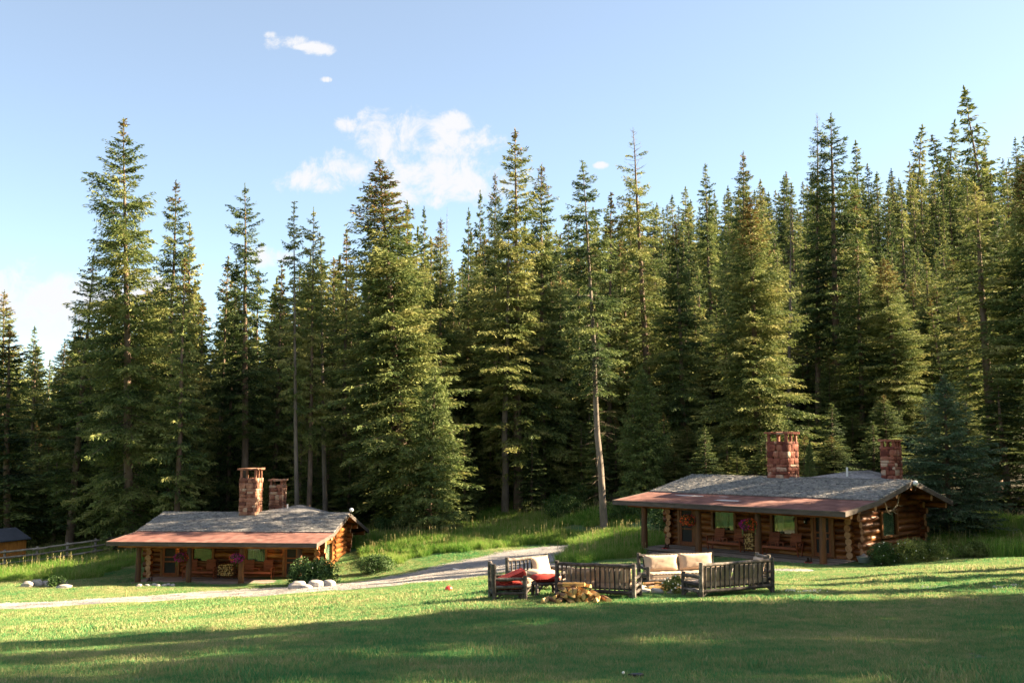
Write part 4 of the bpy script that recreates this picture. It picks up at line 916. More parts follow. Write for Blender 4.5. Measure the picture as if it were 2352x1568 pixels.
cushion('footstool_cushion', 'puffy red cushion on the log footstool', loc, .25, (0, 0, .47), (.74, .55, .2), 'red', RG, pillow=True, seed=20)

# firewood pile in front of sofa C : logs with their cut ends towards us
DG = 'logs in the loose pile on the lawn'
base = Vector(XY(1318, 26.35)); gy0 = gz(*base)
rows = [9, 7, 5, 3]; mpp = 26.35 / FPX
for j, n in enumerate(rows):
    x0, x1 = [(-.80, .92), (-.52, .60), (-.34, .34), (-.28, .30)][j]
    for i in range(n):
        x = x0 + (x1 - x0) * (i + .5) / n + rnd.uniform(-.02, .02); y = base.y - .05 + rnd.uniform(-.09, .09) + (.05 * j)
        k = wood((base.x + x, y, gz(base.x + x, y) + .07 + j * .118 + rnd.uniform(-.01, .01)), (rnd.uniform(-.08, .08), rnd.uniform(0, 6.28), rnd.uniform(-.4, .4) + (1.1 if (j == 3) else 0)), (rnd.uniform(1.2, 1.5),) * 3, 'split firewood log in the loose pile on the lawn before the front sofa', DG)
# fire pit
def rock(name, label, cat, px, py, wpx, hpx, seed, group=None, dz=0, m='rock'):
    p = G(px, py); s = FPX / p[1]; rx = wpx / s / 2; rz_ = hpx / s * .72
    mb = MB(); mb.blob((0, 0, 0), (rx, rx * .75, rz_), 4, .13, .3 + .5 * random.Random(seed).random(), 0, seed, sq=.82); o = mb.build(name, M[m], smooth=True)
    o.location = (p[0], p[1] + rx * .5, p[2] + rz_ * .45 + dz); o.rotation_euler = (0, 0, 0); return tag(o, label, cat, group)
rock('boulder', 'pale flat boulder at the near rim of the fire pit, left of the rightmost sofa', 'rock', 1540, 1357, 40, 15, 5)
FS = 'small stones ringing the fire pit'
for i in range(13):
    a_ = i / 13 * 6.283; cx, cy = XY(1528, 29.0); px_, py_ = cx + .85 * math.cos(a_), cy + .62 * math.sin(a_)
    mb = MB(); mb.blob((0, 0, 0), (rnd.uniform(.11, .2), .13, rnd.uniform(.07, .13)), 3, .15, rnd.random(), 0, i + 40, sq=.8); o = mb.build('pit_stone', M['rock'], smooth=True); o.location = (px_, py_, gz(px_, py_) + .06); tag(o, 'grey stone in the ring of the fire pit', 'rock', FS)
for i in range(12):
    cx, cy = XY(1520, 28.9); wood((cx + rnd.uniform(-.35, .35), cy + rnd.uniform(-.2, .2), gz(cx, cy) + .07 + .07 * (i // 4)), (0, rnd.uniform(0, 6.28), 1.57 + rnd.uniform(-.5, .5)), (1, 1.1, .8), 'split firewood log lying inside the fire pit', 'logs in the fire pit')

z6 = lambda x, y: (.1465 * x, 1177 + .1465 * y); zz1 = lambda x, y: (229.7 + .2686 * x, 1033.6 + .2686 * y)
LR = [(405, 1172, 170, 80, 'flat grey boulder, leftmost of the rocks below the rail fence'), (555, 1155, 145, 105, 'rounded pale boulder, tallest of the rocks below the rail fence'), (700, 1140, 95, 75, 'small boulder at the back of the rocks below the rail fence'),
      (755, 1168, 125, 85, 'white boulder left of the small bush below the rail fence'), (835, 1120, 120, 60, 'half hidden boulder behind the small bush below the rail fence'), (975, 1165, 130, 95, 'grey boulder right of the small bush below the rail fence'), (980, 1192, 225, 55, 'long low boulder, rightmost of the rocks below the rail fence')]
for i, (x, y, w_, h_, lb) in enumerate(LR): p = z6(x, y); rock('boulder', lb, 'rock', p[0], p[1], w_ * .1465, h_ * .1465, i + 1)
RR = [(1683, 1188, 135, 60, 'big cracked pale boulder, leftmost before the shrub at the left cabin'), (1755, 1184, 95, 34, 'small low boulder, second from the left before the shrub at the left cabin'), (1828, 1175, 120, 60, 'rounded pale boulder, third from the left before the shrub'), (1958, 1168, 105, 58, 'pale boulder, rightmost before the shrub at the left cabin')]
for i, (x, y, w_, h_, lb) in enumerate(RR): p = zz1(x, y); rock('boulder', lb, 'rock', p[0], p[1], w_ * .2686, h_ * .2686, i + 21)
for i, (x, y, w_) in enumerate([(330, 1168, 45), (405, 1165, 52), (455, 1162, 50), (492, 1168, 42), (545, 1166, 46), (580, 1160, 40), (622, 1166, 40)]):
    p = zz1(x, y); rock('cobble', 'small cobble on the grass under the front edge of the left cabin deck', 'rock', p[0], p[1], w_ * .2686, 22 * .2686, i + 50, group='cobbles under the left porch')

# small things lying about
p = G(1031, 1357); mb = MB(); mb.blob((0, 0, .07), (.12, .12, .10), 3, .04); o = mb.build('rubber_ball', M['redplastic'], smooth=True); o.location = p; tag(o, 'small red ball lying on the sunlit lawn', 'ball')
mb = MB(); mb.cyl((0, -.02, .0), (.09, -.03, .1), .035, .03, 8); mb.build('valve', M['white'], o)
p = G(1824 * .5 * 0 + 825, 1281.0 + 999 if False else 1300); 
p = G(824.4, 1309) if False else G(1048, 1309); mb = MB(); mb.box((0, 0, .06), (.34, .22, .02), .5, M=Matrix.Rotation(.15, 3, 'Y')); o = mb.build('white_card', M['paper']); o.location = p; tag(o, 'white card lying on the gravel path', 'card')
p = G(289, 1371); mb = MB(); mb.cyl((0, 0, -.05), (.02, 0, .26), .025, .022, 8); mb.cyl((.02, 0, .26), (.02, 0, .31), .035, .03, 8); o = mb.build('wooden_stake', M['split'], smooth='auto'); o.location = p; tag(o, 'short wooden stake beside the gravel path below the left cabin', 'stake')
p = G(1462, 1559); t = thing('black_bag', 'crumpled black object lying in the grass at the bottom edge', 'bag', (p[0], p[1] - .1, p[2] + .055), .15)
mb = MB(); mb.blob((0, 0, .025), (.085, .045, .028), 3, .2, seed=3); mb.build('bag_body', M['black'], t, smooth=True)
mb = MB(); mb.tube([(-.07, 0, .03), (-.12, -.01, .035), (-.14, .01, .01)], [.008, .008, .006], 6); mb.build('bag_strap', M['black'], t)
p = G(1430, 1560); t = thing('dandelion', 'white dandelion head in the grass left of the black object', 'flower', (p[0], p[1] - .1, p[2] + .03))
mb = MB(); mb.cyl((0, 0, -.02), (0, 0, .07), .003, .003, 5); mb.build('stem', M['shrub'], t)
mb = MB(); mb.blob((0, 0, .08), (.02, .02, .02), 2, .1); mb.build('seed_head', M['whitef'], t, smooth=True)

# ---------------------------------------------------------------- scattering of ground cover (stuff)
def scatter(name, pts, rots, scl, idx, protos, label=None, cat=None):
    col = bpy.data.collections.new(name + '_set')
    for i, o in enumerate(protos):
        for c in list(o.users_collection): c.objects.unlink(o)
        o.name = '%s_%02d' % (name + '_piece', i); col.objects.link(o)
    me = bpy.data.meshes.new(name); n = len(pts); me.vertices.add(n); me.vertices.foreach_set('co', np.ascontiguousarray(pts, np.float32).ravel())
    for nm, ty, v in (('rot', 'FLOAT_VECTOR', rots), ('scl', 'FLOAT', scl), ('idx', 'INT', idx)):
        a = me.attributes.new(nm, ty, 'POINT')
        a.data.foreach_set('vector' if ty == 'FLOAT_VECTOR' else 'value', np.ascontiguousarray(v, np.int32 if ty == 'INT' else np.float32).ravel())
    o = bpy.data.objects.new(name, me); C.objects.link(o)
    ng = bpy.data.node_groups.new(name, 'GeometryNodeTree')
    ng.interface.new_socket('Geometry', in_out='INPUT', socket_type='NodeSocketGeometry'); ng.interface.new_socket('Geometry', in_out='OUTPUT', socket_type='NodeSocketGeometry')
    N_ = ng.nodes; gi = N_.new('NodeGroupInput'); go = N_.new('NodeGroupOutput'); ip = N_.new('GeometryNodeInstanceOnPoints'); ci = N_.new('GeometryNodeCollectionInfo')
    ci.inputs['Collection'].default_value = col; ci.inputs['Separate Children'].default_value = True; ci.inputs['Reset Children'].default_value = True
    def at(nm, dt):
        a = N_.new('GeometryNodeInputNamedAttribute'); a.data_type = dt; a.inputs['Name'].default_value = nm; return a.outputs['Attribute']
    K = ng.links; K.new(gi.outputs[0], ip.inputs['Points']); K.new(ci.outputs[0], ip.inputs['Instance']); ip.inputs['Pick Instance'].default_value = True
    K.new(at('idx', 'INT'), ip.inputs['Instance Index'])
    er = N_.new('FunctionNodeEulerToRotation'); K.new(at('rot', 'FLOAT_VECTOR'), er.inputs[0]); K.new(er.outputs[0], ip.inputs['Rotation'])
    K.new(at('scl', 'FLOAT'), ip.inputs['Scale']); K.new(ip.outputs[0], go.inputs[0])
    md = o.modifiers.new('scatter', 'NODES'); md.node_group = ng
    return tag(o, label, cat, kind='stuff')
def blades(name, n, size, h, wd_, mat_, seed, bend=.4, clump=0):
    rs = np.random.RandomState(seed); x, y = rs.uniform(-size / 2, size / 2, (2, n))
    if clump:
        cx, cy = rs.uniform(-size / 2, size / 2, (2, clump)); k = rs.randint(0, clump, n); x = cx[k] + rs.randn(n) * size * .06; y = cy[k] + rs.randn(n) * size * .06
    hh = h * rs.uniform(.5, 1.15, n); a = rs.uniform(0, 2 * np.pi, n); b = rs.uniform(0, 2 * np.pi, n); ln = hh * bend * rs.uniform(.2, 1.2, n); w = wd_ * rs.uniform(.7, 1.3, n)
    dx, dy = np.cos(a) * w / 2, np.sin(a) * w / 2; bx, by = np.cos(b) * ln, np.sin(b) * ln; z = np.zeros(n)
    V = np.stack([np.c_[x - dx, y - dy, z - .01], np.c_[x + dx, y + dy, z - .01], np.c_[x + dx * .8 + bx * .35, y + dy * .8 + by * .35, hh * .6], np.c_[x - dx * .8 + bx * .35, y - dy * .8 + by * .35, hh * .6], np.c_[x + bx + dx * .15, y + by + dy * .15, hh], np.c_[x + bx - dx * .15, y + by - dy * .15, hh]], 1).reshape(-1, 3)
    i = np.arange(n)[:, None] * 6; F_ = np.concatenate([i + [0, 1, 2, 3], i + [3, 2, 4, 5]]); t = rs.rand(n)
    return V, F_, np.r_[t, t]
def gobj(name, V, F_, t, m): o = bpy.data.objects.new(name, npmesh(name, V, F_, t, m)); C.objects.link(o); return o
# world polygons for meadow / cut areas
def wpoly(pp): return [G(*p)[:2] for p in pp]
mead = [wpoly([(820, 1248), (850, 1305), (900, 1300), (960, 1278), (1060, 1268), (1180, 1256), (1240, 1249), (1330, 1247), (1330, 1225), (1200, 1222), (1000, 1232)]),
        wpoly([(1330, 1250), (1290, 1292), (1330, 1296), (1400, 1286), (1462, 1280), (1540, 1262), (1560, 1240), (1480, 1225), (1390, 1222), (1330, 1228)]),
        wpoly([(-150, 1345), (0, 1338), (60, 1333), (200, 1330), (300, 1300), (335, 1290), (350, 1260), (300, 1250), (100, 1285), (-150, 1325)]),
        [(-48, 92), (-44, 70), (-28, 74), (-24, 68), (-12, 68), (-8.5, 62), (-6, 63), (-2, 68), (4, 69), (7, 63), (8, 66), (6, 80), (4, 92)], [(17.5, 52), (18.6, 47.5), (22.5, 44.8), (30, 43.5), (40, 42), (44, 52), (26, 56)]]
def cabmask(x, y):
    m = np.zeros(len(x), bool)
    for O_, th, u0, u1 in ((RO, RT, -10.4, 1.2), (LO, LT, -9.4, 1.5)):
        t = math.radians(th); dx, dy = x - O_[0], y - O_[1]; u = dx * math.cos(t) - dy * math.sin(t); w = dx * math.sin(t) + dy * math.cos(t)
        m |= (u > u0) & (u < u1) & (w > -.15) & (w < 9.8)
        if th > 20: m |= (u > -.2) & (u < 3.35) & (w > -.4) & (w < 1.3)
    return m
rs = np.random.RandomState(5)
def grid(x0, x1, y0, y1, st):
    X_, Y_ = np.meshgrid(np.arange(x0, x1, st), np.arange(y0, y1, st)); X_ = X_.ravel() + rs.uniform(-.5, .5, X_.size) * st * .8; Y_ = Y_.ravel() + rs.uniform(-.5, .5, Y_.size) * st * .8
    return X_, Y_
def view(x, y, m=3): return np.abs(x) < y * .515 * 1.02 + m
def normrot(x, y, spin):
    e = .4; nx_ = -(GZ(x + e, y) - GZ(x - e, y)) / (2 * e); ny_ = -(GZ(x, y + e) - GZ(x, y - e)) / (2 * e); R_ = np.zeros((len(x), 3))
    for i in range(len(x)):
        q = Vector((nx_[i], ny_[i], 1)).to_track_quat('Z', 'Y') @ Euler((0, 0, spin[i])).to_quaternion(); R_[i] = q.to_euler()
    return R_
inmead = lambda x, y: inpoly(x, y, mead[0]) | inpoly(x, y, mead[1]) | inpoly(x, y, mead[2]) | inpoly(x, y, mead[3]) | inpoly(x, y, mead[4])
# lawn, three densities by distance
def lawn(name, y0, y1, st, n, h, wdt, nproto=5):
    x, y = grid(-45, 45, y0, y1, st); k = view(x, y) & ~cabmask(x, y) & ~inmead(x, y)
    ed = np.interp(x, [-60, -35, -22, -12, -6, 2, 8, 14, 20, 24, 28, 45], [70, 70, 72, 68, 65, 68, 62, 56, 52, 48, 45, 40]); k &= y < ed
    x, y = x[k], y[k]; e_ = .3 if st < .5 else .5
    near = onpath(x, y) | onpath(x + e_, y) | onpath(x - e_, y) | onpath(x, y + e_) | onpath(x, y - e_); x, y = x[~near], y[~near]
    pr = []
    for s in range(nproto):
        V, F_, t = blades(name, n, st * 1.55, h, wdt, M['blade'], 100 + s, .55); pr.append(gobj(name, V, F_, t, M['blade']))
    z = GZ(x, y); sc = rs.uniform(.75, 1.15, len(x)); lush = np.sin(x * 1.1 + 2 * np.sin(y * .6)) * np.sin(y * 1.4 + x * .3); sc *= 1 + .3 * lush + .6 * (np.sin(x * 3.1 + 1.7 * np.sin(y * 2.3)) * np.sin(y * 2.7 + x) > .66)
    scatter(name, np.c_[x, y, z], normrot(x, y, rs.uniform(0, 6.28, len(x))), sc, rs.randint(0, nproto, len(x)), pr, 'mown green lawn grass', 'grass')
lawn('lawn_grass', 9.5, 24, .42, 620, .065, .009)
lawn('lawn_grass_far', 24, 70, .7, 900, .06, .015)
# rough lusher tufts in the lawn
# meadow of tall grass with seed heads
pr = []
for s in range(5):
    V, F_, t = blades('meadow', 330, .9, .46, .016, M['tall'], 200 + s, .7); o = gobj('meadow', V, F_, t, [M['tall'], M['seed']])
    r_ = np.random.RandomState(s); n = 1 if s < 3 else 4; V2 = []; F2 = []
    for k in range(n):
        x, y = r_.uniform(-.4, .4, 2); h = r_.uniform(.5, .78); lx, ly = r_.uniform(-.12, .12, 2)
        for (ax, ay) in ((.006, 0), (0, .006)):
            b = len(V2); V2 += [(x - ax, y - ay, 0), (x + ax, y + ay, 0), (x + lx + ax, y + ly + ay, h), (x + lx - ax, y + ly - ay, h)]; F2.append((b, b + 1, b + 2, b + 3))
        for q in range(7):
            c_ = Vector((x + lx * (1 + q * .02), y + ly * (1 + q * .02), h - .02 + q * .026)); dv = Vector((r_.randn(), r_.randn(), .6)).normalized() * .022; pv = dv.orthogonal().normalized() * .014
            b = len(V2); V2 += [tuple(c_ - dv), tuple(c_ + pv), tuple(c_ + dv), tuple(c_ - pv)]; F2.append((b, b + 1, b + 2, b + 3))
    Vn = np.concatenate([V, np.array(V2)]); Fn = np.concatenate([F_, np.array(F2) + len(V)]); tn = np.r_[t, r_.rand(len(F2))]
    bpy.data.objects.remove(o); o = gobj('meadow', Vn, Fn, tn, [M['tall'], M['seed']]); mi = np.r_[np.zeros(len(F_), np.int32), np.ones(len(F2), np.int32)]; o.data.polygons.foreach_set('material_index', mi); pr.append(o)
x, y = grid(-60, 46, 40, 92, .55); k = inmead(x, y) & ~cabmask(x, y) & ~onpath(x, y) & view(x, y, 6); x, y = x[k], y[k]
scatter('meadow_grass', np.c_[x, y, GZ(x, y)], np.c_[np.zeros(len(x)), np.zeros(len(x)), rs.uniform(0, 6.28, len(x))], rs.uniform(.55, 1.15, len(x)) * (1 + .25 * np.sin(x * .8) * np.sin(y * .7)), rs.randint(0, 5, len(x)), pr, 'tall uncut meadow grass with seed heads', 'grass')
# pebbles on the path
pr = []
for s in range(4):
    V = []; F_ = []; r_ = np.random.RandomState(s); t = []
    for k in range(70):
        c_ = np.r_[r_.uniform(-.45, .45, 2), .035]; d = r_.uniform(.012, .03); a = r_.uniform(0, 6.28); b = len(V)
        for q in range(4): V.append((c_[0] + d * math.cos(a + q * 1.57), c_[1] + d * r_.uniform(.6, 1) * math.sin(a + q * 1.57), c_[2] - .01))
        V.append((c_[0], c_[1], c_[2] + d * .55)); V.append((c_[0] + d * .3, c_[1], c_[2] + d * .5)); tt = r_.rand()
        for q in range(4): F_.append((b + q, b + (q + 1) % 4, b + 5, b + 4)); t.append(tt)
    pr.append(gobj('peb', np.array(V), np.array(F_), np.array(t), M['rock']))
x, y = grid(-45, 20, 30, 70, .6); k = onpath(x, y) & view(x, y, 2); x, y = x[k], y[k]
scatter('path_pebbles', np.c_[x, y, GZ(x, y)], normrot(x, y, rs.uniform(0, 6.28, len(x))), np.ones(len(x)), rs.randint(0, 4, len(x)), pr, 'loose pebbles of the gravel path', 'gravel')
# white clover patches on the lawn
V, F_ = [], []
for (px, py, n, sp) in ((1860, 1362, 45, 26), (1815, 1360, 25, 14), (2330, 1349, 20, 16), (2125, 1353, 12, 14), (2290, 1352, 14, 12)):
    for _ in range(n):
        g_ = G(px + rnd.gauss(0, sp * .6), py + rnd.gauss(0, 1.6)); b = len(V); s = rnd.uniform(.012, .02); z = g_[2] + .07
        V += [(g_[0] - s, g_[1], z), (g_[0], g_[1] - s, z + s * .4), (g_[0] + s, g_[1], z), (g_[0], g_[1] + s, z + s * .4), (g_[0] - s, g_[1], z), (g_[0], g_[1] - .001, z + s * 1.6), (g_[0] + s, g_[1], z), (g_[0], g_[1], z - s)]; F_ += [(b, b + 1, b + 2, b + 3), (b + 4, b + 5, b + 6, b + 7)]
o = gobj('white_clover', np.array(V), np.array(F_), np.full(len(F_), .5), M['whitef']); tag(o, 'patches of tiny white clover flowers in the lawn', 'clover', kind='stuff')

# ---------------------------------------------------------------- shrubs
def shrub(name, label, loc, R3, n, leaf, mt_, seed, lumps=7, up=.3, flowers=0):
    t = thing(name, label, 'shrub', loc, 0); rs_ = np.random.RandomState(seed); V = []; F_ = []; cs = []
    for k in range(lumps):
        a = rs_.uniform(0, 6.28); r = rs_.uniform(0, .62); cs.append((math.cos(a) * r * R3[0], math.sin(a) * r * R3[1], R3[2] * rs_.uniform(.25, .62), rs_.uniform(.3, .5)))
    c = np.array(cs); k = rs_.randint(0, lumps, n); d = rs_.randn(n, 3); d /= np.linalg.norm(d, axis=1)[:, None]; rr = rs_.uniform(.5, 1.08, n)[:, None] ** .6
    P_ = c[k, :3] + d * rr * c[k, 3:4] * np.array(R3); P_[:, 2] = np.abs(P_[:, 2]) + .02
    u = rs_.randn(n, 3); u[:, 2] += up; u /= np.linalg.norm(u, axis=1)[:, None]; w = np.cross(u, rs_.randn(n, 3)); w /= np.linalg.norm(w, axis=1)[:, None]; l = leaf * rs_.uniform(.6, 1.3, n)[:, None]
    V = np.stack([P_ - u * l, P_ + w * l * .38, P_ + u * l, P_ - w * l * .38], 1).reshape(-1, 3); F_ = np.arange(n * 4).reshape(n, 4)
    tt = np.clip(rs_.rand(n) * .6 + .2 + .3 * np.sin(P_[:, 0] * 5 + P_[:, 2] * 7), 0, 1); o = gobj('foliage', V, F_, tt, M[mt_]); o.parent = t
    mb = MB()
    for q in c: mb.tube([(q[0] * .15, q[1] * .15, -.05), (q[0] * .6, q[1] * .6, q[2] * .5), (q[0], q[1], q[2])], [.02, .014, .006], 5)
    mb.build('stems', M['bark'], t)
    if flowers:
        mb = MB()
        for _ in range(flowers):
            i = rs_.randint(n); p = P_[i] + d[i] * .04; mb.blob(p, (.03, .03, .028), 1, .1)
        mb.build('flower_heads', M['whitef'], t)
    return t
def G3(px, py): return G(px, py)
shrub('leafy_shrub', 'large dark leafy shrub at the right front corner of the left cabin', PX(714, 1338, 54.9)[:2] + (G(714, 1338)[2],), (1.75, 1.1, 1.75), 5200, .10, 'shrub', 1, 11, .2, 8)
shrub('round_bush', 'low dense dark green bush on the grass behind the right side of the left cabin', G(862, 1316), (1.9, 1.2, 1.25), 5200, .055, 'shrub', 2, 10, .4)
for i, (px, py, sx, h, lb) in enumerate([(2030, 1300, 1.0, 1.0, 'dark flowering bush beside the metal tub, leftmost of the bushes along the right cabin wall'), (2080, 1299, 1.05, 1.15, 'rounded bush with pale leaves, middle of the bushes along the right cabin wall'), (2130, 1295, .95, 1.05, 'sunlit yellow-green bush, rightmost of the bushes along the right cabin wall')]):
    shrub('flowering_bush', lb, PX(px, py, 43.2)[:2] + (gz(*PX(px, py, 43.2)[:2]),), (sx, .9, h), 3600, .05, 'shrublight' if i else 'shrub', 10 + i, 9, .5, 14)
shrub('wild_bush', 'loose weedy bush with tall stems right of the flowering bushes', (20.2, 44.3, gz(20.2, 44.3)), (1.3, .8, .8), 2000, .07, 'shrublight', 15, 8, 1.2)
shrub('small_bush', 'small green bush among the boulders below the rail fence', G(124, 1349), (.75, .5, .75), 900, .06, 'shrub', 16, 5)
shrub('yarrow_plant', 'white flowering weed growing by the fire pit', (XY(1546, 28.3)[0], 28.3, gz(XY(1546, 28.3)[0], 28.3)), (.42, .35, .55), 650, .05, 'shrublight', 17, 5, 1.5, 22)
shrub('sapling_bush', 'small dark evergreen bush behind the left corner post of the right cabin', PX(1545, 1270, 60)[:2] + (gz(*PX(1545, 1270, 60)[:2]),), (2.6, 2, 2.2), 5000, .09, 'shrub', 18, 9)
for i, (px, d, s, h, lb) in enumerate([(900, 71, 1.6, 1.5, 'grey-green bush in the shade behind the left cabin'), (1300, 72, 2.6, 2.0, 'dark undergrowth bush left of the lone pale trunk'), (1440, 66, 1.8, 1.6, 'dark undergrowth bush between the lone pale trunk and the right cabin'), (1360, 76, 2.2, 1.9, 'dark bush behind the lone pale trunk')]):
    p = PX(px, 1220, d); shrub('undergrowth_bush', lb, (p[0], p[1], gz(p[0], p[1])), (s, 1.2, h), 3200, .08, 'shrub', 30 + i, 8)
# tall grass clump by the right bushes
V, F_, t = blades('clump', 420, 2.2, .9, .028, M['tall'], 77, .5); o = gobj('tall_grass_clump', V, F_, t, M['tall']); q = (21.6, 44.6); o.location = (q[0], q[1], gz(*q)); tag(o, 'tall yellow-green grass clump at the lawn edge right of the bushes', 'grass', kind='stuff')

# ---------------------------------------------------------------- conifers
def conifer(name, seed, H, R, clear, whorl=.5, nb=6, el0=-18, el1=34, gap=.0, dens=1.0, leaf=(.30, .042), power=.85, cone=0, droop=.35, mt_='leaf', snag=0, asym=0, bark='bark', deadst=0, tw=1.0, lean=0):
    """returns (trunk mesh, crown mesh) ; z 0 = ground"""
    r = np.random.RandomState(seed); rr = random.Random(seed); MBt = MB()
    cx = [0]; cy = [0]
    for k in range(12): cx.append(cx[-1] + r.randn() * .004 * H * .3); cy.append(cy[-1] + r.randn() * .004 * H * .3)
    def axis_(h): t = h / H * 12; i = int(min(11.999, max(0, t))); f = t - i; return np.array([cx[i] * (1 - f) + cx[i + 1] * f - cx[0] + lean * h, cy[i] * (1 - f) + cy[i + 1] * f, h])
    rb = (.0105 if bark == 'bark' else .0082) * H + .03; pts = [axis_(H * k / 12) for k in range(13)]; pts[0][2] = -.6
    rad = [max(.012, rb * (1 - k / 12) ** .8 * (1.15 if k == 0 else 1)) for k in range(13)]
    b0 = None; n = 9; vs = []
    for k in range(13):
        for i in range(n): a = 6.283 * i / n; q = rad[k] * (1 + .06 * math.sin(3 * a + k)); vs.append((pts[k][0] + math.cos(a) * q, pts[k][1] + math.sin(a) * q, pts[k][2]))
    MBt.add(vs, [(k * n + i, k * n + (i + 1) % n, (k + 1) * n + (i + 1) % n, (k + 1) * n + i) for k in range(12) for i in range(n)], .5)
    Pc, Pu, Pw, Pl, Pt = [], [], [], [], []
    ph = r.uniform(0, 6.28, 4); h = clear * H
    while h < H - .15:
        t = (h - clear * H) / (H - clear * H); prof = (1 - t) ** power * (1 if t > .12 or clear < .03 else .6 + .4 * t / .12) * min(1, .12 + (1 - t) / .13) + .02
        nbr = max(3, int(nb * (.6 + .5 * (1 - t)) + rr.uniform(-1, 1))); a0 = rr.uniform(0, 6.28)
        for b in range(nbr):
            if rr.random() < gap * (1 if t < .92 else .3): continue
            a = a0 + 6.283 * b / nbr + rr.uniform(-.35, .35); hh = h + rr.uniform(-.5, .5) * whorl
            bl = R * prof * rr.uniform(.62, 1.12) * (1 + .22 * math.sin(a * 2 + ph[0] + hh * .5) + .12 * math.sin(hh * 1.7 + ph[1])) * (1 + asym * math.cos(a - ph[2]))
            if clear > .2 and rr.random() < .12: bl *= .5
            el = math.radians(el0 + (el1 - el0) * t ** 1.3 + rr.uniform(-9, 9)); base = axis_(min(H, hh)); dh = np.array([math.cos(a), math.sin(a)])
            isdead = snag and t > 1 - snag
            def pos(s): return base + np.array([dh[0] * bl * s * math.cos(el), dh[1] * bl * s * math.cos(el), bl * (s * math.sin(el) - droop * s * s * .55 + droop * .42 * s ** 3.2)])
            p0, p1, p2 = pos(0), pos(.5), pos(.97); wr = .012 + .006 * bl
            MBt.cyl(tuple(p0), tuple(p1), wr, wr * .7, 3, .3); MBt.cyl(tuple(p1), tuple(p2), wr * .7, wr * .2, 3, .3)
            if isdead and rr.random() < .88:
                for q in range(3):
                    s_ = rr.uniform(.3, .95); pp = pos(s_); MBt.cyl(tuple(pp), tuple(pp + np.array([rr.uniform(-.25, .25), rr.uniform(-.25, .25), rr.uniform(-.05, .3)])), .008, .003, 3, .3)
                continue
            nt_ = int((bl * 7.5 + 3) * dens); s = np.sort(r.uniform(.10 if t > .3 else .2, 1.0, nt_)) ; sd = np.where(np.arange(nt_) % 2 == 0, 1, -1)
            tl = ((.10 + .38 * (1 - s) ** .8) * min(bl, 3.2) * r.uniform(.55, 1.1, nt_) + .16) * tw; ang = a + sd * r.uniform(.5, 1.15, nt_); tip = s > .9; ang[tip] = a + r.uniform(-.4, .4, tip.sum())
            dz = r.uniform(-.55, .05, nt_) * (1 if t < .8 else -.4)
            B = np.array([pos(q) for q in s]); D_ = np.c_[np.cos(ang), np.sin(ang), dz]; D_ /= np.linalg.norm(D_, axis=1)[:, None]
            m = np.maximum(1, (tl / (leaf[0] * .50)).astype(int)); rep = np.repeat(np.arange(nt_), m); kk = np.concatenate([np.arange(q) for q in m]) + r.uniform(.2, .8, len(rep))
            fr = kk / m[rep]; c = B[rep] + D_[rep] * (tl[rep] * fr)[:, None]; c[:, 2] -= .12 * (tl[rep] * fr) ** 2; c += r.randn(len(rep), 3) * .04
            u = D_[rep] + r.randn(len(rep), 3) * .42; u[:, 2] -= .1; u /= np.linalg.norm(u, axis=1)[:, None]
            w = np.cross(u, np.c_[r.randn(len(rep)) * .9, r.randn(len(rep)) * .9, np.ones(len(rep)) * .75]); w /= np.linalg.norm(w, axis=1)[:, None] + 1e-9
            Pc.append(c); Pu.append(u); Pw.append(w); Pl.append(leaf[0] * r.uniform(.6, 1.25, len(rep))); tint = .35 + .3 * s[rep] + r.uniform(-.25, .25) + r.uniform(-.2, .2, len(rep))  # inner needles tinted darker to paint the shade inside the crown
            if cone and t > 1 - cone: tint = np.where(r.rand(len(rep)) < .62 * ((t - 1 + cone) / cone) ** .5, 5.0, tint)
            Pt.append(tint)
        h += whorl * (1 - .45 * t)
    # leader tuft
    if not snag:
        for k in range(30):
            c = axis_(H - rr.uniform(0, .9)); u = np.array([rr.uniform(-.5, .5), rr.uniform(-.5, .5), 1.]); u /= np.linalg.norm(u); w = np.cross(u, r.randn(3)); w /= np.linalg.norm(w); Pc.append((c + u * .1)[None]); Pu.append(u[None]); Pw.append(w[None]); Pl.append(np.array([leaf[0] * .8])); Pt.append(np.array([5.0 if cone and rr.random() < .5 else .6]))
    for k in range(deadst):
        hh = H * rr.uniform(.08, max(.1, clear + .05)); a = rr.uniform(0, 6.28); b = axis_(hh); l = rr.uniform(.5, 1.8); e = b + np.array([math.cos(a) * l, math.sin(a) * l, -l * rr.uniform(.0, .6)]); MBt.cyl(tuple(b), tuple((b + e) / 2 + np.array([0, 0, .06])), .016, .012, 3, .3, 1); MBt.cyl(tuple((b + e) / 2 + np.array([0, 0, .06])), tuple(e), .012, .004, 3, .3, 1)
    c = np.concatenate(Pc); u = np.concatenate(Pu); w = np.concatenate(Pw); l = np.concatenate(Pl)[:, None]; t = np.concatenate(Pt); wd_ = leaf[1] * (l / leaf[0])
    V = np.stack([c - u * l * .5, c + w * wd_ + u * l * .05, c + u * l * .5, c - w * wd_ + u * l * .05], 1).reshape(-1, 3); n = len(c)
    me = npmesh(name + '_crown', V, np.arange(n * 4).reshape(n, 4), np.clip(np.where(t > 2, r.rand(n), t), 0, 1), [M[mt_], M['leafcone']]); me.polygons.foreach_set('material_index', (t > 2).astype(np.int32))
    to = MBt.build('trunk', [M[bark], M['deadwood']]); tm = to.data; bpy.data.objects.remove(to); tm.polygons.foreach_set('use_smooth', [True] * len(tm.polygons))
    return dict(t=tm, c=me, H=H, R=R, n=n)
K_ = {}
K_['big'] = conifer('big', 1, 30, 4.3, .05, .55, 7, gap=.09, cone=.06, dens=2.1, power=.48, el0=-22)
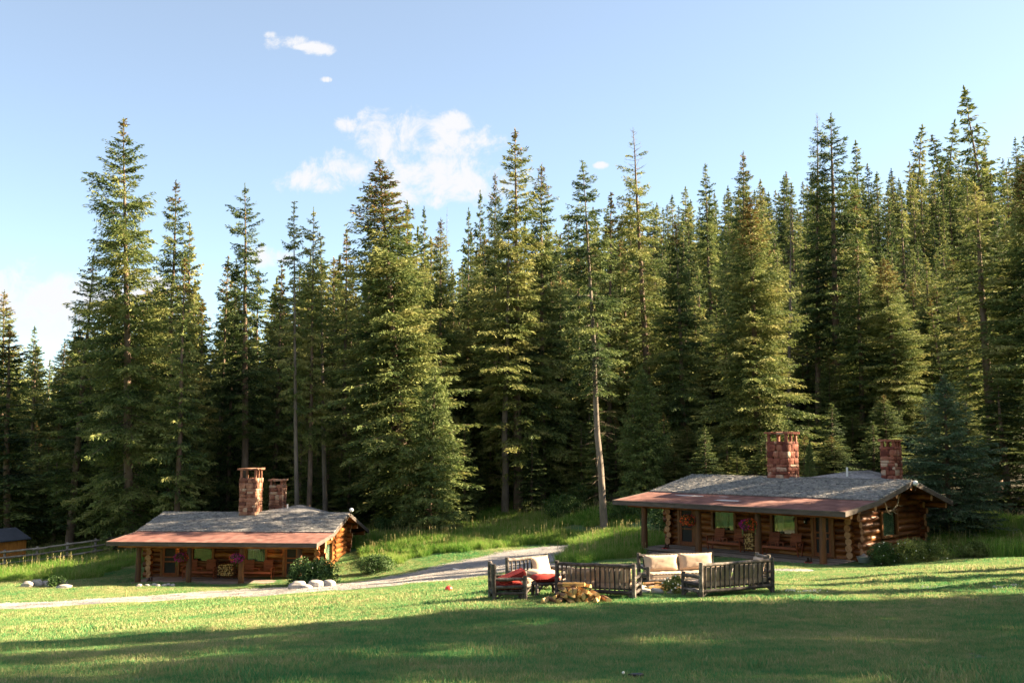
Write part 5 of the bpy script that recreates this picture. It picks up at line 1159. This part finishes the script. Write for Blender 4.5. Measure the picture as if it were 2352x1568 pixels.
K_['full'] = conifer('full', 2, 28, 4.3, .09, .46, 8, gap=.04, cone=.24, dens=2.04, power=.60)
K_['full2'] = conifer('full2', 3, 25, 3.3, .06, .46, 7, gap=.06, cone=.12, dens=1.92, power=.56)
K_['open'] = conifer('open', 4, 27, 2.8, .10, .62, 6, gap=.08, dens=2.1, cone=.10, el1=38, power=.48)
K_['open2'] = conifer('open2', 5, 26, 2.6, .28, .60, 6, gap=.10, dens=2.1, power=.45, deadst=14)
K_['bare'] = conifer('bare', 6, 27, 2.6, .38, .62, 6, gap=.04, dens=2.1, power=.4, deadst=34, bark='palebark', droop=.5)
K_['bare2'] = conifer('bare2', 16, 24, 1.9, .40, .6, 5, gap=.15, dens=2.0, power=.45, deadst=24, bark='palebark')
K_['snag'] = conifer('snag', 7, 29, 3.2, .22, .6, 6, gap=.12, dens=1.9, snag=.22, power=.55, deadst=14)
K_['dead'] = conifer('dead', 17, 20, 2.2, .15, .7, 6, gap=.2, dens=0.36, snag=.97, power=.7, deadst=10, bark='palebark')
K_['mid'] = conifer('mid', 8, 22, 2.7, .03, .55, 6, gap=.05, dens=1.8, leaf=(.36, .055), power=.58)
K_['mid2'] = conifer('mid2', 9, 22, 2.3, .04, .55, 6, gap=.08, dens=1.8, leaf=(.36, .055), cone=.16, power=.55)
K_['mid3'] = conifer('mid3', 10, 20, 3.0, .03, .55, 6, gap=.06, dens=1.8, leaf=(.36, .055), power=.66)
K_['young'] = conifer('young', 11, 11, 2.9, .02, .30, 8, gap=.02, dens=1.80, leaf=(.26, .038), mt_='leafyoung', power=.65, el0=-5, el1=48, droop=.1)
K_['blue'] = conifer('blue', 12, 13, 3.4, .02, .42, 8, gap=.03, dens=2.16, leaf=(.22, .036), mt_='leafblue', power=.62, el0=-6, el1=45, droop=.25, tw=.8)
K_['hill'] = conifer('hill', 13, 20, 2.6, .05, .75, 6, gap=.04, dens=1.02, leaf=(.6, .10), power=.58)
K_['hill2'] = conifer('hill2', 14, 20, 2.2, .08, .75, 6, gap=.08, dens=1.02, leaf=(.6, .10), power=.5, cone=.10)
K_['hill3'] = conifer('hill3', 15, 20, 3.0, .05, .75, 6, gap=.05, dens=1.02, leaf=(.6, .10), power=.66)

NT = 0
def tree(kind, x, y, ztop, width=1.0, name='spruce_tree', label='', group=None, rz=None, lean=(0, 0), zb=None):
    global NT
    k = K_[kind]; z = gz(x, y) if zb is None else zb; h = ztop - z; s = h / k['H']
    t = bpy.data.objects.new(name, None); C.objects.link(t); t.empty_display_size = .3
    t.location = (x, y, z); t.rotation_euler = (lean[0], lean[1], rnd.uniform(0, 6.28) if rz is None else rz); t.scale = (width, width, s)
    tag(t, label, 'tree', group)
    for nm, me_ in (('trunk', k['t']), ('crown', k['c'])):
        o = bpy.data.objects.new(nm, me_); C.objects.link(o); o.parent = t
    NT += 1; return t
def ptree(kind, px, top, d, hw, label, name='spruce_tree', group=None, basepx=None, **kw):
    """px/top in photo units at distance d, hw = half width of the crown in photo units"""
    a = PX(px, top, d); b = basepx or px; bx = PX(b, 1210, d)[0]; k = K_[kind]; R_ = 1.28 * hw / FPX * d; h = a[2] - gz(bx, d)
    return tree(kind, bx, d, a[2], R_ / k['R'] / 1.0, name, label, group, lean=(0, (a[0] - bx) / h), rz=kw.get('rz', 0.0 if basepx else None))
HT = [
 ('full2', 2, 672, 80, 72, 'golden-lit spruce cut off by the left edge of the picture', None),
 ('mid2', 22, 748, 77, 70, 'second sunlit spruce from the left edge, its top below the white cloud', None),
 ('mid', 66, 752, 104, 40, 'small distant spruce top under the white cloud at the left', None),
 ('open', 160, 578, 76, 66, 'thin dark spruce left of the tallest tree, branches spread like a ladder', None),
 ('big', 280, 277, 72, 112, 'tallest spruce, towering over the left cabin', 300),
 ('open', 378, 408, 77, 66, 'slim spruce just right of the tallest tree', None),
 ('mid', 430, 510, 80, 56, 'bluish pointed spruce, second to the right of the tallest tree', None),
 ('mid2', 405, 600, 70, 52, 'short golden-topped spruce in front of the slim ones left of centre', None),
 ('mid2', 497, 588, 84, 42, 'small golden-tipped spruce left of the cone-shaped tall one', None),
 ('mid', 520, 612, 82, 40, 'narrow green spruce touching the cone-shaped tall one on its left', None),
 ('open2', 560, 421, 79, 64, 'tall spruce above the left cabin chimney with its trunk showing', None),
 ('mid2', 625, 612, 84, 50, 'golden spruce right of the tall one above the left chimney', None),
 ('bare2', 680, 463, 72, 38, 'thin straight conifer with a pale bare trunk behind the left cabin ridge', 683),
 ('open2', 722, 478, 73, 44, 'orange-topped conifer just right of the thin pale-trunked one', 708),
 ('bare2', 742, 545, 75, 42, 'rusty-trunked conifer right of the pale trunks behind the left cabin', 748),
 ('mid2', 792, 528, 84, 52, 'orange-tipped spruce left of the big broad spruce', None),
 ('mid', 835, 505, 86, 50, 'dark spruce shoulder to shoulder with the big broad spruce on its left', None),
 ('full', 877, 362, 73, 138, 'big broad sunlit spruce with an orange top, centre left', 945),
 ('young', 1000, 846, 69.5, 74, 'fresh green broad young spruce at the right foot of the big broad spruce', 985),
 ('mid', 935, 462, 84, 48, 'dark green spruce peeping out right of the big broad spruce', None),
 ('mid', 975, 476, 104, 34, 'pale grey-green distant spruce between the big broad one and the orange one', None),
 ('full2', 1006, 502, 82, 62, 'orange-topped spruce right of the big broad spruce', None),
 ('dead', 1018, 478, 96, 16, 'bare dead pole-like snag in the gap right of the big broad spruce', None),
 ('mid', 1068, 480, 97, 36, 'left one of two distant pale spruces in the gap at centre', None),
 ('mid', 1096, 440, 96, 36, 'right one of two distant pale spruces in the gap at centre', None),
 ('full2', 1135, 397, 86, 48, 'dark pointed spruce just left of the tall open-crowned centre tree', None),
 ('open', 1186, 297, 80, 76, 'tall open-crowned spruce at the centre with a long bare trunk', 1190),
 ('bare', 1165, 470, 79, 70, 'bare-stemmed spruce in front of the tall centre tree', 1160),
 ('full2', 1242, 378, 82, 74, 'dense spruce right of the tall centre tree, sunlit on its right side', 1245),
 ('bare', 1335, 369, 65, 68, 'leaning conifer with a pale trunk bare to half its height', 1388),
 ('mid2', 1402, 446, 86, 50, 'golden-green spruce right of the leaning pale trunk', None),
 ('snag', 1450, 292, 86, 72, 'tall conifer with a dead bare top right of centre', 1500),
 ('young', 1484, 842, 69, 60, 'short bushy spruce left of the right cabin roof', None),
 ('mid', 1540, 560, 88, 50, 'spruce between the dead-topped tree and the orange-tipped spruce', None),
 ('full2', 1578, 508, 82, 62, 'orange-tipped spruce left of the large spruce behind the right cabin', None),
 ('mid', 1645, 372, 128, 38, 'thin dark spruce on the skyline left of the orange pointed top', None),
 ('full2', 1718, 345, 84, 62, 'pointed spruce with an orange cone-laden tip behind the large blue-green one', None),
 ('full', 1745, 455, 71, 104, 'large blue-green spruce right behind the left half of the right cabin', None),
 ('dead', 1815, 430, 84, 42, 'reddish dying spruce between the large blue-green one and the twin-topped one', None),
 ('snag', 1885, 252, 85, 52, 'left stem of the twin-topped tree, with a dead spiky tip', None),
 ('open2', 1912, 262, 84, 74, 'right stem of the twin-topped tree behind the red chimney', 1926),
 ('full2', 1988, 565, 79, 66, 'orange-tipped spruce right of the twin-topped tree', None),
 ('full', 2076, 592, 78, 78, 'sunlit layered spruce above the smaller red chimney', None),
 ('mid2', 2186, 684, 79, 36, 'small golden pointed spruce left of the two at the right', None),
 ('mid2', 2242, 724, 79, 42, 'small golden pointed spruce behind the blue spruce, right of its twin', None),
 ('blue', 2182, 862, 52.5, 112, 'bushy blue spruce at the right end of the right cabin', None),
 ('open2', 2295, 425, 62, 92, 'tall golden-green conifer near the right edge', None),
 ('full', 2372, 345, 60, 105, 'large dark spruce cut off by the right edge of the picture', None),
 ('mid3', 2320, 872, 58, 90, 'dark shaded spruce at the right edge beside the blue spruce', None),
 ('hill3', 2312, 182, 150, 58, 'tallest tree on the hillside skyline at the far right', None),
 ('hill', 2122, 282, 178, 34, 'dark pointed spruce on the ridge, left of the ridge pair', None),
 ('hill3', 2190, 276, 182, 40, 'rounded spruce on the ridge right of the dark pointed one', None),
 ('hill2', 2222, 300, 184, 36, 'pale ridge spruce left of the tallest hillside tree', None),
 ('hill', 2000, 312, 172, 30, 'pointed spruce on the ridge right of the twin-topped tree', None),
 ('young', 1861, 1008, 60, 18, 'little bright green sapling standing right of the big red chimney', None),
]
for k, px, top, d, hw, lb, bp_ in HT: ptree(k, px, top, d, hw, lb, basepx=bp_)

# filler forest : every tree its own object until 300, far ones as one mass
skyl = np.array([(-200, 800), (0, 800), (60, 790), (120, 770), (200, 730), (260, 640), (350, 640), (450, 620), (500, 625), (620, 625), (700, 590), (780, 560), (830, 530), (900, 500), (960, 505), (1020, 560), (1050, 555), (1090, 500), (1150, 460), (1280, 465), (1350, 455), (1420, 445), (1500, 415), (1600, 402), (1700, 385), (1830, 362), (1960, 352), (2060, 342), (2150, 315), (2250, 305), (2352, 285), (2700, 230)], float)
sk = lambda px: np.interp(px, skyl[:, 0], skyl[:, 1])
cand = []
r5 = random.Random(11)
taken = [(o.location.x, o.location.y, 2.6) for o in C.objects if o.name.startswith('spruce_tree')]
def free(x, y, m):
    if any((x - a) ** 2 + (y - b) ** 2 < m * m for a, b, c in taken): return False
    if cabmask(np.array([x]), np.array([y]))[0]: return False
    for O_, th, u0, u1 in ((RO, RT, -13, 4.5), (LO, LT, -12.5, 5)):
        t = math.radians(th); dx, dy = x - O_[0], y - O_[1]; u = dx * math.cos(t) - dy * math.sin(t); w = dx * math.sin(t) + dy * math.cos(t)
        if u0 < u < u1 and -6 < w < 13: return False
    return True
def edge_(x): return float(np.interp(x, [-60, -35, -22, -12, -6, 2, 8, 14, 20, 24, 28, 45, 60], [92, 90, 88, 86, 86, 88, 88, 86, 82, 80, 80, 84, 88]))
y = 50.0
while y < 215:
    st = 4.5 if y < 100 else (5.2 if y < 125 else 5.4); x = -.56 * y - 12
    while x < .60 * y + (16 if y < 120 else 10):
        xx, yy = x + r5.uniform(-.4, .4) * st, y + r5.uniform(-.4, .4) * st
        if yy > edge_(xx) and free(xx, yy, 2.3 if yy < 110 else 2.8):
            taken.append((xx, yy, 2)); cand.append((xx, yy))
        x += st * (.84 if x < -5 and y < 110 else 1)
    y += st * .85
for _ in range(1500):       # understorey: small spruces between the tall stems
    yy = r5.uniform(62, 92); xx = r5.uniform(-.53 * yy, .5 * yy)
    lo_ = float(np.interp(xx, [-50, -30, -22, -12, -4, 4, 10, 13, 16, 30], [78, 77, 77, 75, 76, 76, 72, 64, 61, 60]))
    if yy > lo_ and free(xx, yy, 1.9) and len([1 for q in taken if q[2] == 1]) < 105: taken.append((xx, yy, 1)); cand.append((xx, yy))
small = {(a, b) for a, b, c in taken if c == 1}
cand.sort(key=lambda p: p[1]); ncol = 0
print('filler', len(cand))
stuffp = []
indiv = 0
for (x, y) in cand:
    z = gz(x, y); px, _ = PIX(x, y, z); top = float(sk(px)) + (r5.uniform(0, 60) if y > 150 else r5.uniform(15, 170))
    if px < 1000 and y < 130: top = float(sk(px)) + r5.uniform(0, 90)
    zt = PX(px, top, y)[2]; h = zt - z
    hmax = r5.uniform(19, 27) if y < 120 else r5.uniform(12, 19)
    if px < 1000 and y < 125: hmax = r5.uniform(24, 31)
    if px > 1480 and 84 < y < 128: hmax = r5.uniform(10, 15)
    h = min(h, hmax)
    if (x, y) in small: h = min(h, 5.5 + 5 * (hmax % 1)) if x < 10 or y > 80 else 3.2 + 2.6 * (hmax % 1)
    if h < 3: continue
    # trees fully hidden: far-left ones beyond the front rows still give depth, keep
    s = (.62 if (x, y) in small else 1) * max(.75, h / 21.0) * r5.uniform(1.05, 1.45) * (1.35 if y > 128 else 1)
    if indiv < 205:
        kind = r5.choice(['mid', 'mid2', 'mid3', 'full2', 'mid']) if y < 115 else r5.choice(['hill', 'hill2', 'hill3'])
        if y < 115 and h > 21 and r5.random() < .25: kind = r5.choice(['open', 'open2'])
        zone = ('shaded forest wall behind the left cabin' if x < -8 else 'dark forest behind the gravel path' if x < 8 else 'forest slope behind the right cabin')
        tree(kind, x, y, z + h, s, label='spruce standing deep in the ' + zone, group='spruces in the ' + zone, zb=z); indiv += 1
    else: stuffp.append((x, y, z, h, s))
print('individual', indiv, 'stuff', len(stuffp), 'trees', NT)
pr = []
for kk in ('hill', 'hill2', 'hill3'):
    for tt in range(1):
        k = K_[kk]; o = bpy.data.objects.new('hp', k['c'].copy()); C.objects.link(o)
        # join trunk into the crown copy
        tb = bpy.data.objects.new('ht', k['t']); C.objects.link(tb)
        import bmesh
        bm = bmesh.new(); bm.from_mesh(k['c']); nf = len(bm.faces); bm.from_mesh(k['t'])
        bm.faces.ensure_lookup_table()
        for f in bm.faces[nf:]: f.material_index = 2
        me_ = o.data; bm.to_mesh(me_); bm.free(); me_.materials.append(M['bark']); bpy.data.objects.remove(tb)
        V_ = np.empty(len(me_.vertices) * 3, np.float32); me_.vertices.foreach_get('co', V_); V_ /= k['H']; me_.vertices.foreach_set('co', V_); pr.append(o)
sp = np.array(stuffp)
if len(sp):
    scatter('hillside_forest', sp[:, :3], np.c_[np.zeros(len(sp)), np.zeros(len(sp)), rs.uniform(0, 6.28, len(sp))], sp[:, 3], rs.randint(0, 3, len(sp)), pr, 'far spruce forest covering the hillside and its ridge', 'forest')

# trees beyond the right edge of the picture and behind the camera: real trees whose shade falls on the lawn
OFF = [(21, 36, 6, 'young'), (20.5, 33.6, 9, 'mid3'), (21, 30.6, 13, 'mid3'), (26.8, 46.2, 12, 'mid3'), (28.2, 50.3, 16, 'mid3'), (31.5, 47.5, 20, 'full'), (50, 56, 26, 'full')]
for k_, y_ in enumerate(np.arange(-8, 29, 4.0)):
    OFF.append((max(30, .515 * y_ + 17) + .8 * math.sin(k_ * 2.1), float(y_), 25.5 + 2 * math.sin(k_ * 1.7), ('full2', 'mid3', 'mid')[k_ % 3])); OFF.append((43 + 2 * math.sin(k_ * 1.3), float(y_) + 2.4, 30 + 2 * math.sin(k_), ('mid3', 'full', 'full2')[k_ % 3]))
for k_ in range(16):      # scattered trees on the open slope to the left and behind the viewer, seen only mirrored in the windows
    OFF.append((-48 - 9 * (k_ % 4) - 3 * math.sin(k_), -34 + 5.2 * k_, 15 + 4 * math.sin(k_ * 2.3), 'mid'))
for (x, y, h, kk) in OFF:
    sd_ = 'right' if x > 0 else 'left'
    tree(kk, x, y, gz(x, y) + h, h / 22, label='spruce growing beyond the %s edge of the lawn' % sd_, group='spruces beyond the %s edge of the lawn' % sd_)
bpy.context.view_layer.update()
